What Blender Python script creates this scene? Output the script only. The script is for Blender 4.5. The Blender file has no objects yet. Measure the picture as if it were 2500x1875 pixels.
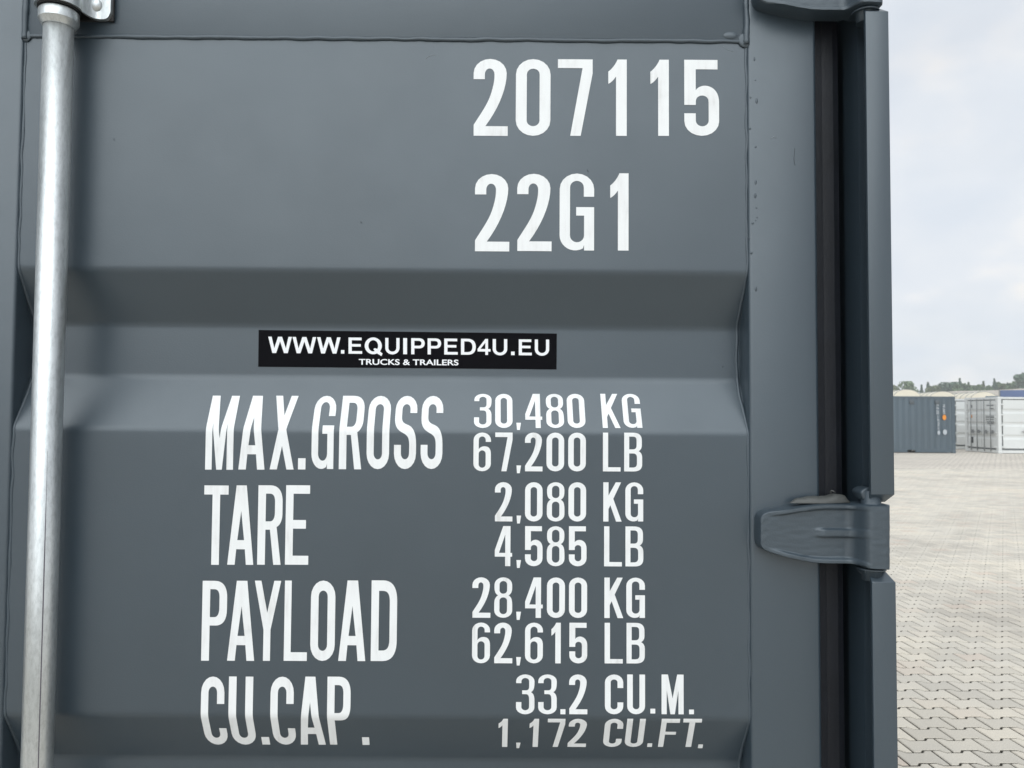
import bpy, bmesh, math, random
from mathutils import Vector, Matrix, noise

# ------------------------------------------------------------------ camera, sky, sun, exposure
sc = bpy.context.scene
col = sc.collection
F_PX, CX, CY = 1876.0, 1190.0, 937.5          # focal length and principal point in photo pixels
CAM_Z = 1.65
PITCH, ROLL = math.atan(72 / 1876), 0.0075
ROT = Matrix.Rotation(math.pi / 2 + PITCH, 3, 'X') @ Matrix.Rotation(ROLL, 3, 'Z')
cam_d = bpy.data.cameras.new('camera')
cam = bpy.data.objects.new('camera', cam_d)
col.objects.link(cam)
cam.location = (0, 0, CAM_Z)
cam.rotation_euler = ROT.to_euler()
cam_d.sensor_width = 36
cam_d.lens = 36 * F_PX / 2500
cam_d.shift_x = (1250 - CX) / 2500
cam_d.clip_start, cam_d.clip_end = 0.02, 3000
cam_d.dof.use_dof = True
cam_d.dof.focus_distance = 1.0
cam_d.dof.aperture_fstop = 17
sc.camera = cam

SUN_AZ, SUN_EL = math.radians(13), math.radians(45)
SUN_DIR = Vector((-math.sin(SUN_AZ) * math.cos(SUN_EL), -math.cos(SUN_AZ) * math.cos(SUN_EL), math.sin(SUN_EL)))     # towards the sun: high, behind the camera, from the left
world = bpy.data.worlds.new('World')
sc.world = world
world.use_nodes = True
wn, wl = world.node_tree.nodes, world.node_tree.links
wn.clear()
w_out = wn.new('ShaderNodeOutputWorld')
sky = wn.new('ShaderNodeTexSky')
sky.sky_type = 'NISHITA'
sky.sun_disc = False
sky.sun_elevation = math.asin(SUN_DIR.z)
sky.sun_rotation = math.atan2(SUN_DIR.x, SUN_DIR.y)
sky.air_density, sky.dust_density = 1.2, 2.5
bg_sky = wn.new('ShaderNodeBackground')
bg_sky.inputs['Strength'].default_value = 0.07
wl.new(sky.outputs[0], bg_sky.inputs['Color'])
tcw = wn.new('ShaderNodeTexCoord')
sep = wn.new('ShaderNodeSeparateXYZ')
wl.new(tcw.outputs['Generated'], sep.inputs[0])
zc = wn.new('ShaderNodeMath'); zc.operation = 'MAXIMUM'; zc.inputs[1].default_value = 0.0
wl.new(sep.outputs['Z'], zc.inputs[0])
zadd = wn.new('ShaderNodeMath'); zadd.operation = 'ADD'; zadd.inputs[1].default_value = 0.42
wl.new(zc.outputs[0], zadd.inputs[0])
dv = wn.new('ShaderNodeVectorMath'); dv.operation = 'DIVIDE'
cmb = wn.new('ShaderNodeCombineXYZ')
for i in range(3):
    wl.new(zadd.outputs[0], cmb.inputs[i])
wl.new(tcw.outputs['Generated'], dv.inputs[0]); wl.new(cmb.outputs[0], dv.inputs[1])
n1 = wn.new('ShaderNodeTexNoise'); n1.inputs['Scale'].default_value = 2.3; n1.inputs['Detail'].default_value = 5; n1.inputs['Roughness'].default_value = 0.5
n2 = wn.new('ShaderNodeTexNoise'); n2.inputs['Scale'].default_value = 5.2; n2.inputs['Detail'].default_value = 5; n2.inputs['Roughness'].default_value = 0.45
wl.new(dv.outputs[0], n1.inputs['Vector']); wl.new(dv.outputs[0], n2.inputs['Vector'])
cover = wn.new('ShaderNodeMapRange'); cover.inputs[1].default_value = 0.22; cover.inputs[2].default_value = 0.52
cover.inputs[3].default_value = 0.80; cover.inputs[4].default_value = 1.0
wl.new(n1.outputs['Fac'], cover.inputs[0])
crm = wn.new('ShaderNodeValToRGB')
el = crm.color_ramp.elements
el[0].position, el[0].color = 0.30, (0.77, 0.83, 0.91, 1)
el[1].position, el[1].color = 0.72, (1.0, 0.98, 0.95, 1)
e = el.new(0.54); e.color = (0.835, 0.878, 0.935, 1)
e = el.new(0.62); e.color = (0.90, 0.92, 0.95, 1)
wl.new(n2.outputs['Fac'], crm.inputs['Fac'])
bg_cl = wn.new('ShaderNodeBackground'); bg_cl.inputs['Strength'].default_value = 0.665
wl.new(crm.outputs['Color'], bg_cl.inputs['Color'])
mixw = wn.new('ShaderNodeMixShader')
wl.new(cover.outputs[0], mixw.inputs['Fac']); wl.new(bg_sky.outputs[0], mixw.inputs[1]); wl.new(bg_cl.outputs[0], mixw.inputs[2])
wl.new(mixw.outputs[0], w_out.inputs['Surface'])

sun_d = bpy.data.lights.new('sun', 'SUN')
sun_d.energy = 1.5
sun_d.angle = math.radians(76)
sun_d.color = (0.935, 0.985, 1.0)
sun = bpy.data.objects.new('sun', sun_d)
col.objects.link(sun)
sun.rotation_euler = SUN_DIR.to_track_quat('Z', 'Y').to_euler()
sun.location = (-6, -6, 12)

sc.view_settings.view_transform = 'Standard'
sc.view_settings.look = 'None'
sc.view_settings.gamma = 1
sc.view_settings.exposure = 0.55
sc.render.film_transparent = False
sc.cycles.use_denoising = True
sc.cycles.max_bounces = 8
sc.cycles.volume_bounces = 2

random.seed(11)

# ------------------------------------------------------------------ helpers
def ray(px, py):
    return ROT @ Vector(((px - CX) / F_PX, -(py - CY) / F_PX, -1.0))
def at_y(px, py, y):
    v = ray(px, py); k = y / v.y
    return Vector((v.x * k, y, CAM_Z + v.z * k))
def at_z(px, py, z=0.0):
    v = ray(px, py); k = (z - CAM_Z) / v.z
    return Vector((v.x * k, v.y * k, z))

def empty(name, loc=(0, 0, 0), rz=0.0, parent=None):
    o = bpy.data.objects.new(name, None)
    o.empty_display_size = 0.2
    o.location = loc; o.rotation_euler = (0, 0, rz)
    col.objects.link(o)
    if parent: o.parent = parent
    return o
def tag(o, label=None, cat=None, group=None, kind=None):
    for k, v in (('label', label), ('category', cat), ('group', group), ('kind', kind)):
        if v: o[k] = v
    return o
def wloc(o):
    p = Vector((0, 0, 0))
    while o is not None:
        p += o.location; o = o.parent
    return p

class MB:
    def __init__(s): s.v, s.f, s.sm = [], [], []
    def add(s, vs, fs, smooth=False):
        b = len(s.v); s.v += [tuple(p) for p in vs]
        s.f += [tuple(b + i for i in f) for f in fs]; s.sm += [smooth] * len(fs)
        return s
    def box(s, x0, x1, y0, y1, z0, z1):
        return s.add([(x0,y0,z0),(x1,y0,z0),(x1,y1,z0),(x0,y1,z0),(x0,y0,z1),(x1,y0,z1),(x1,y1,z1),(x0,y1,z1)],
                     [(0,3,2,1),(4,5,6,7),(0,1,5,4),(1,2,6,5),(2,3,7,6),(3,0,4,7)])
    def prism(s, poly, a, b, axis='z', smooth=False):
        """closed 2D outline (ccw) pushed from a to b along an axis"""
        n = len(poly)
        if axis == 'z': g = lambda p, t: (p[0], p[1], t)
        elif axis == 'x': g = lambda p, t: (t, p[0], p[1])
        else: g = lambda p, t: (p[0], t, p[1])
        vs = [g(p, a) for p in poly] + [g(p, b) for p in poly]
        s.add(vs, [(i, (i + 1) % n, n + (i + 1) % n, n + i) for i in range(n)], smooth)
        bb = len(s.v) - 2 * n
        s.f += [tuple(bb + i for i in range(n))[::-1], tuple(bb + n + i for i in range(n))]; s.sm += [False, False]
        return s
    def tube(s, path, rad, n=10, caps=True):
        rings = []
        path = [Vector(p) for p in path]
        up = Vector((0.31, 0.17, 0.93))
        for i, p in enumerate(path):
            t = (path[min(i + 1, len(path) - 1)] - path[max(i - 1, 0)]).normalized()
            if abs(t.dot(up)) > 0.97 : up = Vector((0, -1, 0.05))
            a = t.cross(up).normalized(); b = t.cross(a)
            r = rad[i] if isinstance(rad, (list, tuple)) else rad
            rings.append([p + a * (r * math.cos(2 * math.pi * k / n)) + b * (r * math.sin(2 * math.pi * k / n)) for k in range(n)])
        vs = [q for r in rings for q in r]
        fs = [(i * n + k, i * n + (k + 1) % n, (i + 1) * n + (k + 1) % n, (i + 1) * n + k) for i in range(len(path) - 1) for k in range(n)]
        s.add(vs, fs, True)
        if caps:
            b = len(s.v) - len(vs)
            s.f += [tuple(b + k for k in range(n)), tuple(b + (len(path) - 1) * n + k for k in range(n))[::-1]]; s.sm += [False, False]
        return s
    def grid(s, rows, smooth=True, flip=False):
        n = len(rows[0])
        vs = [p for r in rows for p in r]
        fs = []
        for i in range(len(rows) - 1):
            for k in range(n - 1):
                q = (i * n + k, i * n + k + 1, (i + 1) * n + k + 1, (i + 1) * n + k)
                fs.append(q[::-1] if flip else q)
        return s.add(vs, fs, smooth)
    def mesh(s, name, mat, off=Vector((0, 0, 0)), bevel=0.0, seg=2, recalc=True):
        me = bpy.data.meshes.new(name)
        me.from_pydata([(p[0] - off.x, p[1] - off.y, p[2] - off.z) for p in s.v], [], s.f)
        me.polygons.foreach_set('use_smooth', s.sm)
        bm = bmesh.new(); bm.from_mesh(me)
        if recalc: bmesh.ops.recalc_face_normals(bm, faces=bm.faces)
        if bevel:
            ed = [e for e in bm.edges if len(e.link_faces) == 2 and e.calc_face_angle(0) > 0.6]
            bmesh.ops.bevel(bm, geom=ed, offset=bevel, segments=seg, profile=0.5, affect='EDGES', clamp_overlap=True)
            for f in bm.faces: f.smooth = True
        bm.to_mesh(me); bm.free()
        if bevel:
            try: me.set_sharp_from_angle(angle=math.radians(50))
            except Exception: pass
        if mat: me.materials.append(mat)
        return me
    def build(s, name, mat, parent=None, bevel=0.0, seg=2, local=False, recalc=True):
        """mesh object; coordinates are world coordinates unless local"""
        off = Vector((0, 0, 0)) if (local or parent is None) else wloc(parent)
        o = bpy.data.objects.new(name, s.mesh(name, mat, off, bevel, seg, recalc))
        col.objects.link(o)
        if parent: o.parent = parent
        return o

def copy_tree(o, parent=None):
    c = o.copy(); col.objects.link(c)
    if parent: c.parent = parent
    for ch in list(o.children): copy_tree(ch, c)
    return c

# ------------------------------------------------------------------ materials
def new_mat(name):
    m = bpy.data.materials.new(name); m.use_nodes = True
    nt = m.node_tree
    return m, nt.nodes, nt.links, nt.nodes['Principled BSDF']
def N(nodes, typ, **kw):
    n = nodes.new(typ)
    for k, v in kw.items():
        if k in n.inputs: n.inputs[k].default_value = v
        else: setattr(n, k, v)
    return n
def rampn(nodes, stops):
    r = nodes.new('ShaderNodeValToRGB')
    e = r.color_ramp.elements
    e[0].position, e[0].color = stops[0]
    e[1].position, e[1].color = stops[-1]
    for p, c in stops[1:-1]:
        x = e.new(p); x.color = c
    return r
def g4(v): return (v, v, v, 1)

def paint(name, colr, rough=0.38, grime=0.10, bump=0.10, scale=1.0, specks=True, spec=0.98, coat=0.25):
    """sprayed container enamel: fine orange peel, faint clouding, a few specks of overspray"""
    m, nn, ll, b = new_mat(name)
    tc = nn.new('ShaderNodeTexCoord')
    geo = nn.new('ShaderNodeNewGeometry')
    big = N(nn, 'ShaderNodeTexNoise', Scale=2.6 * scale, Detail=4.0, Roughness=0.55)
    ll.new(geo.outputs['Position'], big.inputs['Vector'])
    mr = N(nn, 'ShaderNodeMapRange'); mr.inputs[1].default_value = 0.3; mr.inputs[2].default_value = 0.7
    mr.inputs[3].default_value = 1 - grime; mr.inputs[4].default_value = 1 + grime
    ll.new(big.outputs['Fac'], mr.inputs[0])
    mul = N(nn, 'ShaderNodeVectorMath', operation='SCALE'); mul.inputs[0].default_value = colr[:3]
    ll.new(mr.outputs[0], mul.inputs['Scale'])
    last = mul.outputs[0]
    if specks:
        vo = N(nn, 'ShaderNodeTexVoronoi', Scale=17.0); ll.new(geo.outputs['Position'], vo.inputs['Vector'])
        lt = N(nn, 'ShaderNodeMath', operation='LESS_THAN'); lt.inputs[1].default_value = 0.014
        ll.new(vo.outputs['Distance'], lt.inputs[0])
        hs = N(nn, 'ShaderNodeSeparateXYZ'); ll.new(vo.outputs['Color'], hs.inputs[0])
        gt = N(nn, 'ShaderNodeMath', operation='GREATER_THAN'); gt.inputs[1].default_value = 0.55
        ll.new(hs.outputs[0], gt.inputs[0])
        an = N(nn, 'ShaderNodeMath', operation='MULTIPLY'); ll.new(lt.outputs[0], an.inputs[0]); ll.new(gt.outputs[0], an.inputs[1])
        mx = N(nn, 'ShaderNodeMix', data_type='RGBA'); ll.new(an.outputs[0], mx.inputs[0])
        ll.new(last, mx.inputs[6]); mx.inputs[7].default_value = (colr[0] * .45, colr[1] * .45, colr[2] * .45, 1)
        last = mx.outputs[2]
    ll.new(last, b.inputs['Base Color'])
    rn = N(nn, 'ShaderNodeMapRange'); rn.inputs[3].default_value = rough - 0.10; rn.inputs[4].default_value = rough + 0.12
    n3 = N(nn, 'ShaderNodeTexNoise', Scale=9.0 * scale, Detail=6.0, Roughness=0.65)
    ll.new(geo.outputs['Position'], n3.inputs['Vector']); ll.new(n3.outputs['Fac'], rn.inputs[0])
    ll.new(rn.outputs[0], b.inputs['Roughness'])
    b.inputs['Specular IOR Level'].default_value = spec
    b.inputs['Coat Weight'].default_value = coat
    b.inputs['Coat Roughness'].default_value = 0.34
    b.inputs['Specular Tint'].default_value = (0.93, 0.975, 1.0, 1)
    b.inputs['Coat Tint'].default_value = (0.95, 0.99, 1.0, 1)
    if bump:
        fine = N(nn, 'ShaderNodeTexNoise', Scale=420.0 * scale, Detail=3.0, Roughness=0.6)
        ll.new(geo.outputs['Position'], fine.inputs['Vector'])
        bp = N(nn, 'ShaderNodeBump', Strength=bump, Distance=0.0012)
        ll.new(fine.outputs['Fac'], bp.inputs['Height'])
        wide = N(nn, 'ShaderNodeTexNoise', Scale=7.0 * scale, Detail=2.0)
        ll.new(geo.outputs['Position'], wide.inputs['Vector'])
        bp2 = N(nn, 'ShaderNodeBump', Strength=bump * 0.7, Distance=0.01)
        ll.new(wide.outputs['Fac'], bp2.inputs['Height']); ll.new(bp.outputs[0], bp2.inputs['Normal'])
        ll.new(bp2.outputs[0], b.inputs['Normal'])
    return m

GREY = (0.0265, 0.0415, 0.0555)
M = {}
M['grey'] = paint('slate_grey_enamel', GREY)
M['cast'] = paint('slate_grey_over_forging', GREY, rough=0.48, bump=0.24, grime=0.14, coat=0.1)
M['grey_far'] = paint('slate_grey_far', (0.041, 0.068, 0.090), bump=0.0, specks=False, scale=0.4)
M['white_far'] = paint('white_enamel', (0.66, 0.67, 0.655), rough=0.5, spec=0.5, coat=0.0, bump=0.0, specks=False, grime=0.05, scale=0.4)
M['blue_far'] = paint('navy_blue_enamel', (0.035, 0.07, 0.19), rough=0.45, bump=0.0, specks=False, scale=0.4)

def simple(name, colr, rough=0.6, metallic=0.0, noise_amt=0.0, nscale=6.0, bump=0.0, bscale=60.0):
    m, nn, ll, b = new_mat(name)
    b.inputs['Base Color'].default_value = (*colr[:3], 1)
    b.inputs['Roughness'].default_value = rough
    b.inputs['Metallic'].default_value = metallic
    geo = nn.new('ShaderNodeNewGeometry')
    if noise_amt:
        t = N(nn, 'ShaderNodeTexNoise', Scale=nscale, Detail=6.0, Roughness=0.6); ll.new(geo.outputs['Position'], t.inputs['Vector'])
        mr = N(nn, 'ShaderNodeMapRange'); mr.inputs[1].default_value = 0.3; mr.inputs[2].default_value = 0.7
        mr.inputs[3].default_value = 1 - noise_amt; mr.inputs[4].default_value = 1 + noise_amt
        ll.new(t.outputs['Fac'], mr.inputs[0])
        mul = N(nn, 'ShaderNodeVectorMath', operation='SCALE'); mul.inputs[0].default_value = colr[:3]
        ll.new(mr.outputs[0], mul.inputs['Scale']); ll.new(mul.outputs[0], b.inputs['Base Color'])
    if bump:
        t2 = N(nn, 'ShaderNodeTexNoise', Scale=bscale, Detail=5.0); ll.new(geo.outputs['Position'], t2.inputs['Vector'])
        bp = N(nn, 'ShaderNodeBump', Strength=bump, Distance=0.004); ll.new(t2.outputs['Fac'], bp.inputs['Height'])
        ll.new(bp.outputs[0], b.inputs['Normal'])
    return m
M['rubber'] = simple('black_rubber', (0.009, 0.0105, 0.015), 0.45, noise_amt=0.2, nscale=30, bump=0.1, bscale=200)
M['black_plastic'] = simple('black_plastic', (0.012, 0.012, 0.013), 0.5)
M['sealant'] = simple('grey_sealant', (0.066, 0.069, 0.066), 0.5, noise_amt=0.12, nscale=60, bump=0.2, bscale=150)
M['sticker'] = simple('black_gloss_foil', (0.0035, 0.0035, 0.005), 0.4)
M['sticker'].node_tree.nodes['Principled BSDF'].inputs['Specular IOR Level'].default_value = 0.05
M['orange'] = simple('orange_decal', (0.75, 0.26, 0.02), 0.5)
M['dark'] = simple('dark_recess', (0.02, 0.022, 0.024), 0.7)
M['steel_far'] = simple('dull_grey_steel', (0.20, 0.21, 0.21), 0.6)
M['tarp'] = simple('cream_tarpaulin', (0.72, 0.66, 0.53), 0.6, noise_amt=0.06, nscale=0.8)
M['tyre'] = simple('tyre_rubber', (0.025, 0.025, 0.025), 0.8)
M['bark'] = simple('bark', (0.09, 0.07, 0.05), 0.9, noise_amt=0.3, nscale=4)

def vinyl():
    m, nn, ll, b = new_mat('white_vinyl')
    geo = nn.new('ShaderNodeNewGeometry')
    mp = N(nn, 'ShaderNodeMapping'); mp.inputs['Scale'].default_value = (170, 1, 22)
    ll.new(geo.outputs['Position'], mp.inputs['Vector'])
    t = N(nn, 'ShaderNodeTexNoise', Scale=1.0, Detail=3.0); ll.new(mp.outputs[0], t.inputs['Vector'])
    t2 = N(nn, 'ShaderNodeTexNoise', Scale=26.0, Detail=4.0); ll.new(geo.outputs['Position'], t2.inputs['Vector'])
    mu = N(nn, 'ShaderNodeMath', operation='MULTIPLY'); ll.new(t.outputs['Fac'], mu.inputs[0]); ll.new(t2.outputs['Fac'], mu.inputs[1])
    r = rampn(nn, [(0.22, (0.77, 0.785, 0.785, 1)), (0.33, (0.735, 0.745, 0.745, 1)), (0.48, (0.62, 0.625, 0.615, 1))])
    ll.new(mu.outputs[0], r.inputs['Fac']); ll.new(r.outputs[0], b.inputs['Base Color'])
    b.inputs['Roughness'].default_value = 0.5
    return m
M['vinyl'] = vinyl()
M['print'] = simple('white_print', (0.80, 0.81, 0.83), 0.4)

def zinc():
    m, nn, ll, b = new_mat('galvanised_steel')
    geo = nn.new('ShaderNodeNewGeometry')
    mp = N(nn, 'ShaderNodeMapping'); mp.inputs['Scale'].default_value = (1, 1, 0.35)
    ll.new(geo.outputs['Position'], mp.inputs['Vector'])
    a = N(nn, 'ShaderNodeTexNoise', Scale=260.0, Detail=5.0, Roughness=0.7); ll.new(mp.outputs[0], a.inputs['Vector'])
    c = N(nn, 'ShaderNodeTexNoise', Scale=14.0, Detail=5.0, Roughness=0.6); ll.new(mp.outputs[0], c.inputs['Vector'])
    r = rampn(nn, [(0.3, (0.50, 0.53, 0.535, 1)), (0.7, (0.72, 0.745, 0.745, 1))])
    ll.new(c.outputs['Fac'], r.inputs['Fac'])
    mx = N(nn, 'ShaderNodeMix', data_type='RGBA', blend_type='MULTIPLY'); mx.inputs[0].default_value = 0.55
    r2 = rampn(nn, [(0.33, (0.62, 0.62, 0.62, 1)), (0.55, (1, 1, 1, 1))]); ll.new(a.outputs['Fac'], r2.inputs['Fac'])
    ll.new(r.outputs[0], mx.inputs[6]); ll.new(r2.outputs[0], mx.inputs[7])
    ll.new(mx.outputs[2], b.inputs['Base Color'])
    b.inputs['Metallic'].default_value = 0.85
    rr = N(nn, 'ShaderNodeMapRange'); rr.inputs[3].default_value = 0.26; rr.inputs[4].default_value = 0.48
    ll.new(c.outputs['Fac'], rr.inputs[0]); ll.new(rr.outputs[0], b.inputs['Roughness'])
    bp = N(nn, 'ShaderNodeBump', Strength=0.28, Distance=0.0008); ll.new(a.outputs['Fac'], bp.inputs['Height'])
    ll.new(bp.outputs[0], b.inputs['Normal'])
    return m
M['zinc'] = zinc()

def concrete(name, base, per_object):
    m, nn, ll, b = new_mat(name)
    geo = nn.new('ShaderNodeNewGeometry')
    grain = N(nn, 'ShaderNodeTexNoise', Scale=170.0, Detail=6.0, Roughness=0.75); ll.new(geo.outputs['Position'], grain.inputs['Vector'])
    agg = N(nn, 'ShaderNodeTexVoronoi', Scale=120.0); ll.new(geo.outputs['Position'], agg.inputs['Vector'])
    stain = N(nn, 'ShaderNodeTexNoise', Scale=0.55, Detail=6.0, Roughness=0.62); ll.new(geo.outputs['Position'], stain.inputs['Vector'])
    rs = rampn(nn, [(0.30, (0.80, 0.785, 0.77, 1)), (0.50, (0.97, 0.965, 0.95, 1)), (0.70, (1.08, 1.055, 1.0, 1))])
    ll.new(stain.outputs['Fac'], rs.inputs['Fac'])
    rg = rampn(nn, [(0.30, (0.76, 0.76, 0.77, 1)), (0.50, (1.01, 1.01, 1.0, 1)), (0.72, (1.18, 1.17, 1.14, 1))])
    ll.new(grain.outputs['Fac'], rg.inputs['Fac'])
    mx = N(nn, 'ShaderNodeMix', data_type='RGBA', blend_type='MULTIPLY'); mx.inputs[0].default_value = 1.0
    ll.new(rs.outputs[0], mx.inputs[6]); ll.new(rg.outputs[0], mx.inputs[7])
    mx2 = N(nn, 'ShaderNodeMix', data_type='RGBA', blend_type='MULTIPLY'); mx2.inputs[0].default_value = 1.0
    ll.new(mx.outputs[2], mx2.inputs[6])
    # each stone has its own tone
    if per_object == 'object':
        oi = nn.new('ShaderNodeObjectInfo'); src = oi.outputs['Random']
    else:
        src = geo.outputs['Random Per Island']
    mr = rampn(nn, [(0.0, (base[0] * .85, base[1] * .85, base[2] * .85, 1)), (0.5, (*base, 1)), (0.9, (base[0] * 1.06, base[1] * 1.05, base[2] * 1.03, 1)), (1.0, (base[0] * .95, base[1] * .88, base[2] * .86, 1))])
    ll.new(src, mr.inputs['Fac']); ll.new(mr.outputs[0], mx2.inputs[7])
    ll.new(mx2.outputs[2], b.inputs['Base Color'])
    b.inputs['Roughness'].default_value = 0.85
    bp = N(nn, 'ShaderNodeBump', Strength=0.35, Distance=0.002); ll.new(grain.outputs['Fac'], bp.inputs['Height'])
    ll.new(bp.outputs[0], b.inputs['Normal'])
    return m
PAVE = (0.62, 0.575, 0.51)
M['paver'] = concrete('concrete_paver', PAVE, 'object')
M['paver_field'] = concrete('concrete_paver_field', PAVE, 'island')

def far_paving():
    """the same paving beyond the distance at which single stones can be told apart"""
    m, nn, ll, b = new_mat('far_paving')
    geo = nn.new('ShaderNodeNewGeometry')
    mp = N(nn, 'ShaderNodeMapping'); mp.inputs['Rotation'].default_value = (0, 0, -0.02)
    ll.new(geo.outputs['Position'], mp.inputs['Vector'])
    br = N(nn, 'ShaderNodeTexBrick', Scale=1.0)
    br.inputs['Brick Width'].default_value = 0.197; br.inputs['Row Height'].default_value = 0.1405
    br.inputs['Mortar Size'].default_value = 0.006; br.inputs['Mortar Smooth'].default_value = 0.1
    br.inputs['Color1'].default_value = (PAVE[0] * .94, PAVE[1] * .93, PAVE[2] * .92, 1)
    br.inputs['Color2'].default_value = (PAVE[0] * 1.04, PAVE[1] * 1.04, PAVE[2] * 1.03, 1)
    br.inputs['Mortar'].default_value = (0.17, 0.155, 0.13, 1)
    ll.new(mp.outputs[0], br.inputs['Vector'])
    st = N(nn, 'ShaderNodeTexNoise', Scale=0.35, Detail=6.0, Roughness=0.65)
    mp2 = N(nn, 'ShaderNodeMapping'); mp2.inputs['Scale'].default_value = (0.35, 1.0, 1.0)
    ll.new(geo.outputs['Position'], mp2.inputs['Vector']); ll.new(mp2.outputs[0], st.inputs['Vector'])
    rs = rampn(nn, [(0.28, (0.78, 0.755, 0.735, 1)), (0.5, (0.96, 0.94, 0.925, 1)), (0.72, (1.08, 1.06, 1.02, 1))])
    ll.new(st.outputs['Fac'], rs.inputs['Fac'])
    mx = N(nn, 'ShaderNodeMix', data_type='RGBA', blend_type='MULTIPLY'); mx.inputs[0].default_value = 1.0
    ll.new(br.outputs['Color'], mx.inputs[6]); ll.new(rs.outputs[0], mx.inputs[7])
    ll.new(mx.outputs[2], b.inputs['Base Color'])
    b.inputs['Roughness'].default_value = 0.85
    return m
M['far_paving'] = far_paving()
M['bedding'] = simple('joint_sand', (0.085, 0.078, 0.064), 0.95, noise_amt=0.3, nscale=40)

def earth():
    m, nn, ll, b = new_mat('earth_bank')
    geo = nn.new('ShaderNodeNewGeometry')
    mp = N(nn, 'ShaderNodeMapping'); mp.inputs['Scale'].default_value = (0.25, 0.25, 2.2)
    ll.new(geo.outputs['Position'], mp.inputs['Vector'])
    t = N(nn, 'ShaderNodeTexNoise', Scale=1.0, Detail=7.0, Roughness=0.65); ll.new(mp.outputs[0], t.inputs['Vector'])
    r = rampn(nn, [(0.3, (0.17, 0.145, 0.11, 1)), (0.5, (0.36, 0.32, 0.27, 1)), (0.66, (0.50, 0.455, 0.40, 1)), (0.74, (0.20, 0.24, 0.13, 1))])
    ll.new(t.outputs['Fac'], r.inputs['Fac']); ll.new(r.outputs[0], b.inputs['Base Color'])
    b.inputs['Roughness'].default_value = 0.95
    return m
M['earth'] = earth()
def leaf(name, c1, c2):
    m, nn, ll, b = new_mat(name)
    geo = nn.new('ShaderNodeNewGeometry')
    r = rampn(nn, [(0.0, (*c1, 1)), (1.0, (*c2, 1))]); ll.new(geo.outputs['Random Per Island'], r.inputs['Fac'])
    ll.new(r.outputs[0], b.inputs['Base Color']); b.inputs['Roughness'].default_value = 0.7
    return m
M['leaf_a'] = leaf('leaf_mid_green', (0.105, 0.16, 0.075), (0.17, 0.235, 0.12))
M['leaf_b'] = leaf('leaf_blue_green', (0.085, 0.14, 0.095), (0.13, 0.195, 0.13))
M['leaf_c'] = leaf('leaf_yellow_green', (0.12, 0.15, 0.07), (0.19, 0.22, 0.11))

# ------------------------------------------------------------------ ground and paving
def sheet(name, x0, x1, y0, y1, z, mat):
    o = MB().add([(x0, y0, z), (x1, y0, z), (x1, y1, z), (x0, y1, z)], [(0, 1, 2, 3)]).build(name, mat)
    return o
PX0, PX1, PY0, PY1 = -5.0, 17.5, -2.5, 24.5          # the area where every stone is built
ground = sheet('ground', -1200, 1200, -600, 1800, -0.016, M['bedding'])
tag(ground, kind='structure')
fp = MB()
for (a, b_, c, d) in ((-1200, 1200, PY1, 1800), (-1200, PX0, PY0, PY1), (PX1, 1200, PY0, PY1), (-1200, 1200, -600, PY0)):
    fp.add([(a, c, -0.001), (b_, c, -0.001), (b_, d, -0.001), (a, d, -0.001)], [(0, 1, 2, 3)])
pavement = fp.build('yard_pavement', M['far_paving'])
tag(pavement, kind='structure')

SL, SP, SR = 0.197, 0.1405, 0.02                  # stone length, row pitch, turn of the rows
J = 0.0040                                        # half a joint
def stone_outline(inset):
    """interlocking double-T stone: wide ends, narrow waist"""
    L2 = SL / 2 - inset
    iy = inset + 0.0022                            # the long joints are the wider ones
    w = SP / 2 + 0.0125 - iy                   # half width of the ends
    n = SP / 2 - 0.0125 - iy                   # half width of the waist
    xa, xb = SL / 4 - 0.010 , SL / 4 + 0.010
    k = inset * 0.48
    return [(-L2, -w), (-xb - k + inset*0, -w), (-xa - k, -n), (xa + k, -n), (xb + k, -w), (L2, -w),
            (L2, w), (xb + k, w), (xa + k, n), (-xa - k, n), (-xb - k, w), (-L2, w)]
top_o, bev_o = stone_outline(J + 0.004), stone_outline(J)
def stone_geo():
    n = 12
    vs = [(x, y, 0.0) for x, y in top_o] + [(x, y, -0.004) for x, y in bev_o] + [(x, y, -0.018) for x, y in bev_o]
    fs = [(5, 6, 7, 4), (4, 7, 8, 3), (3, 8, 9, 2), (2, 9, 10, 1), (1, 10, 11, 0)]
    for r in (0, n):
        fs += [(r + i, r + n + i, r + n + (i + 1) % n, r + (i + 1) % n) for i in range(n)]
    return vs, fs
SV, SF = stone_geo()
stone_me = bpy.data.meshes.new('paver')
stone_me.from_pydata(SV, [], SF)
stone_me.materials.append(M['paver']); stone_me.materials.append(M['bedding'])
SM = [0] * (len(SF) - 12) + [1] * 12                 # side faces of the stones take the darker bedding colour
stone_me.polygons.foreach_set('material_index', SM)
anchor = at_z(2150 + 605 / 3.492, 1400 + 1635 / 3.492)
ca, sa = math.cos(SR), math.sin(SR)
spots = []
for j in range(-70, 170):
    for i in range(-60, 100):
        u = i * SL + (SL / 2 if j % 2 else 0) + SL / 2
        v = j * SP + SP / 2 + 0.0125
        x = anchor.x + u * ca - v * sa; y = anchor.y + u * sa + v * ca
        if not (PX0 < x < PX1 and PY0 < y < PY1): continue
        if -1.80 < x < 0.30 and 1.25 < y < 6.9: continue              # under the container, never seen
        r = math.hypot(x, y)
        vis = (0.516 < x / y < 0.705) and y > 3.45
        spots.append((0 if vis else 1, r, x, y))
spots.sort()
rnd = random.Random(5)
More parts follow.
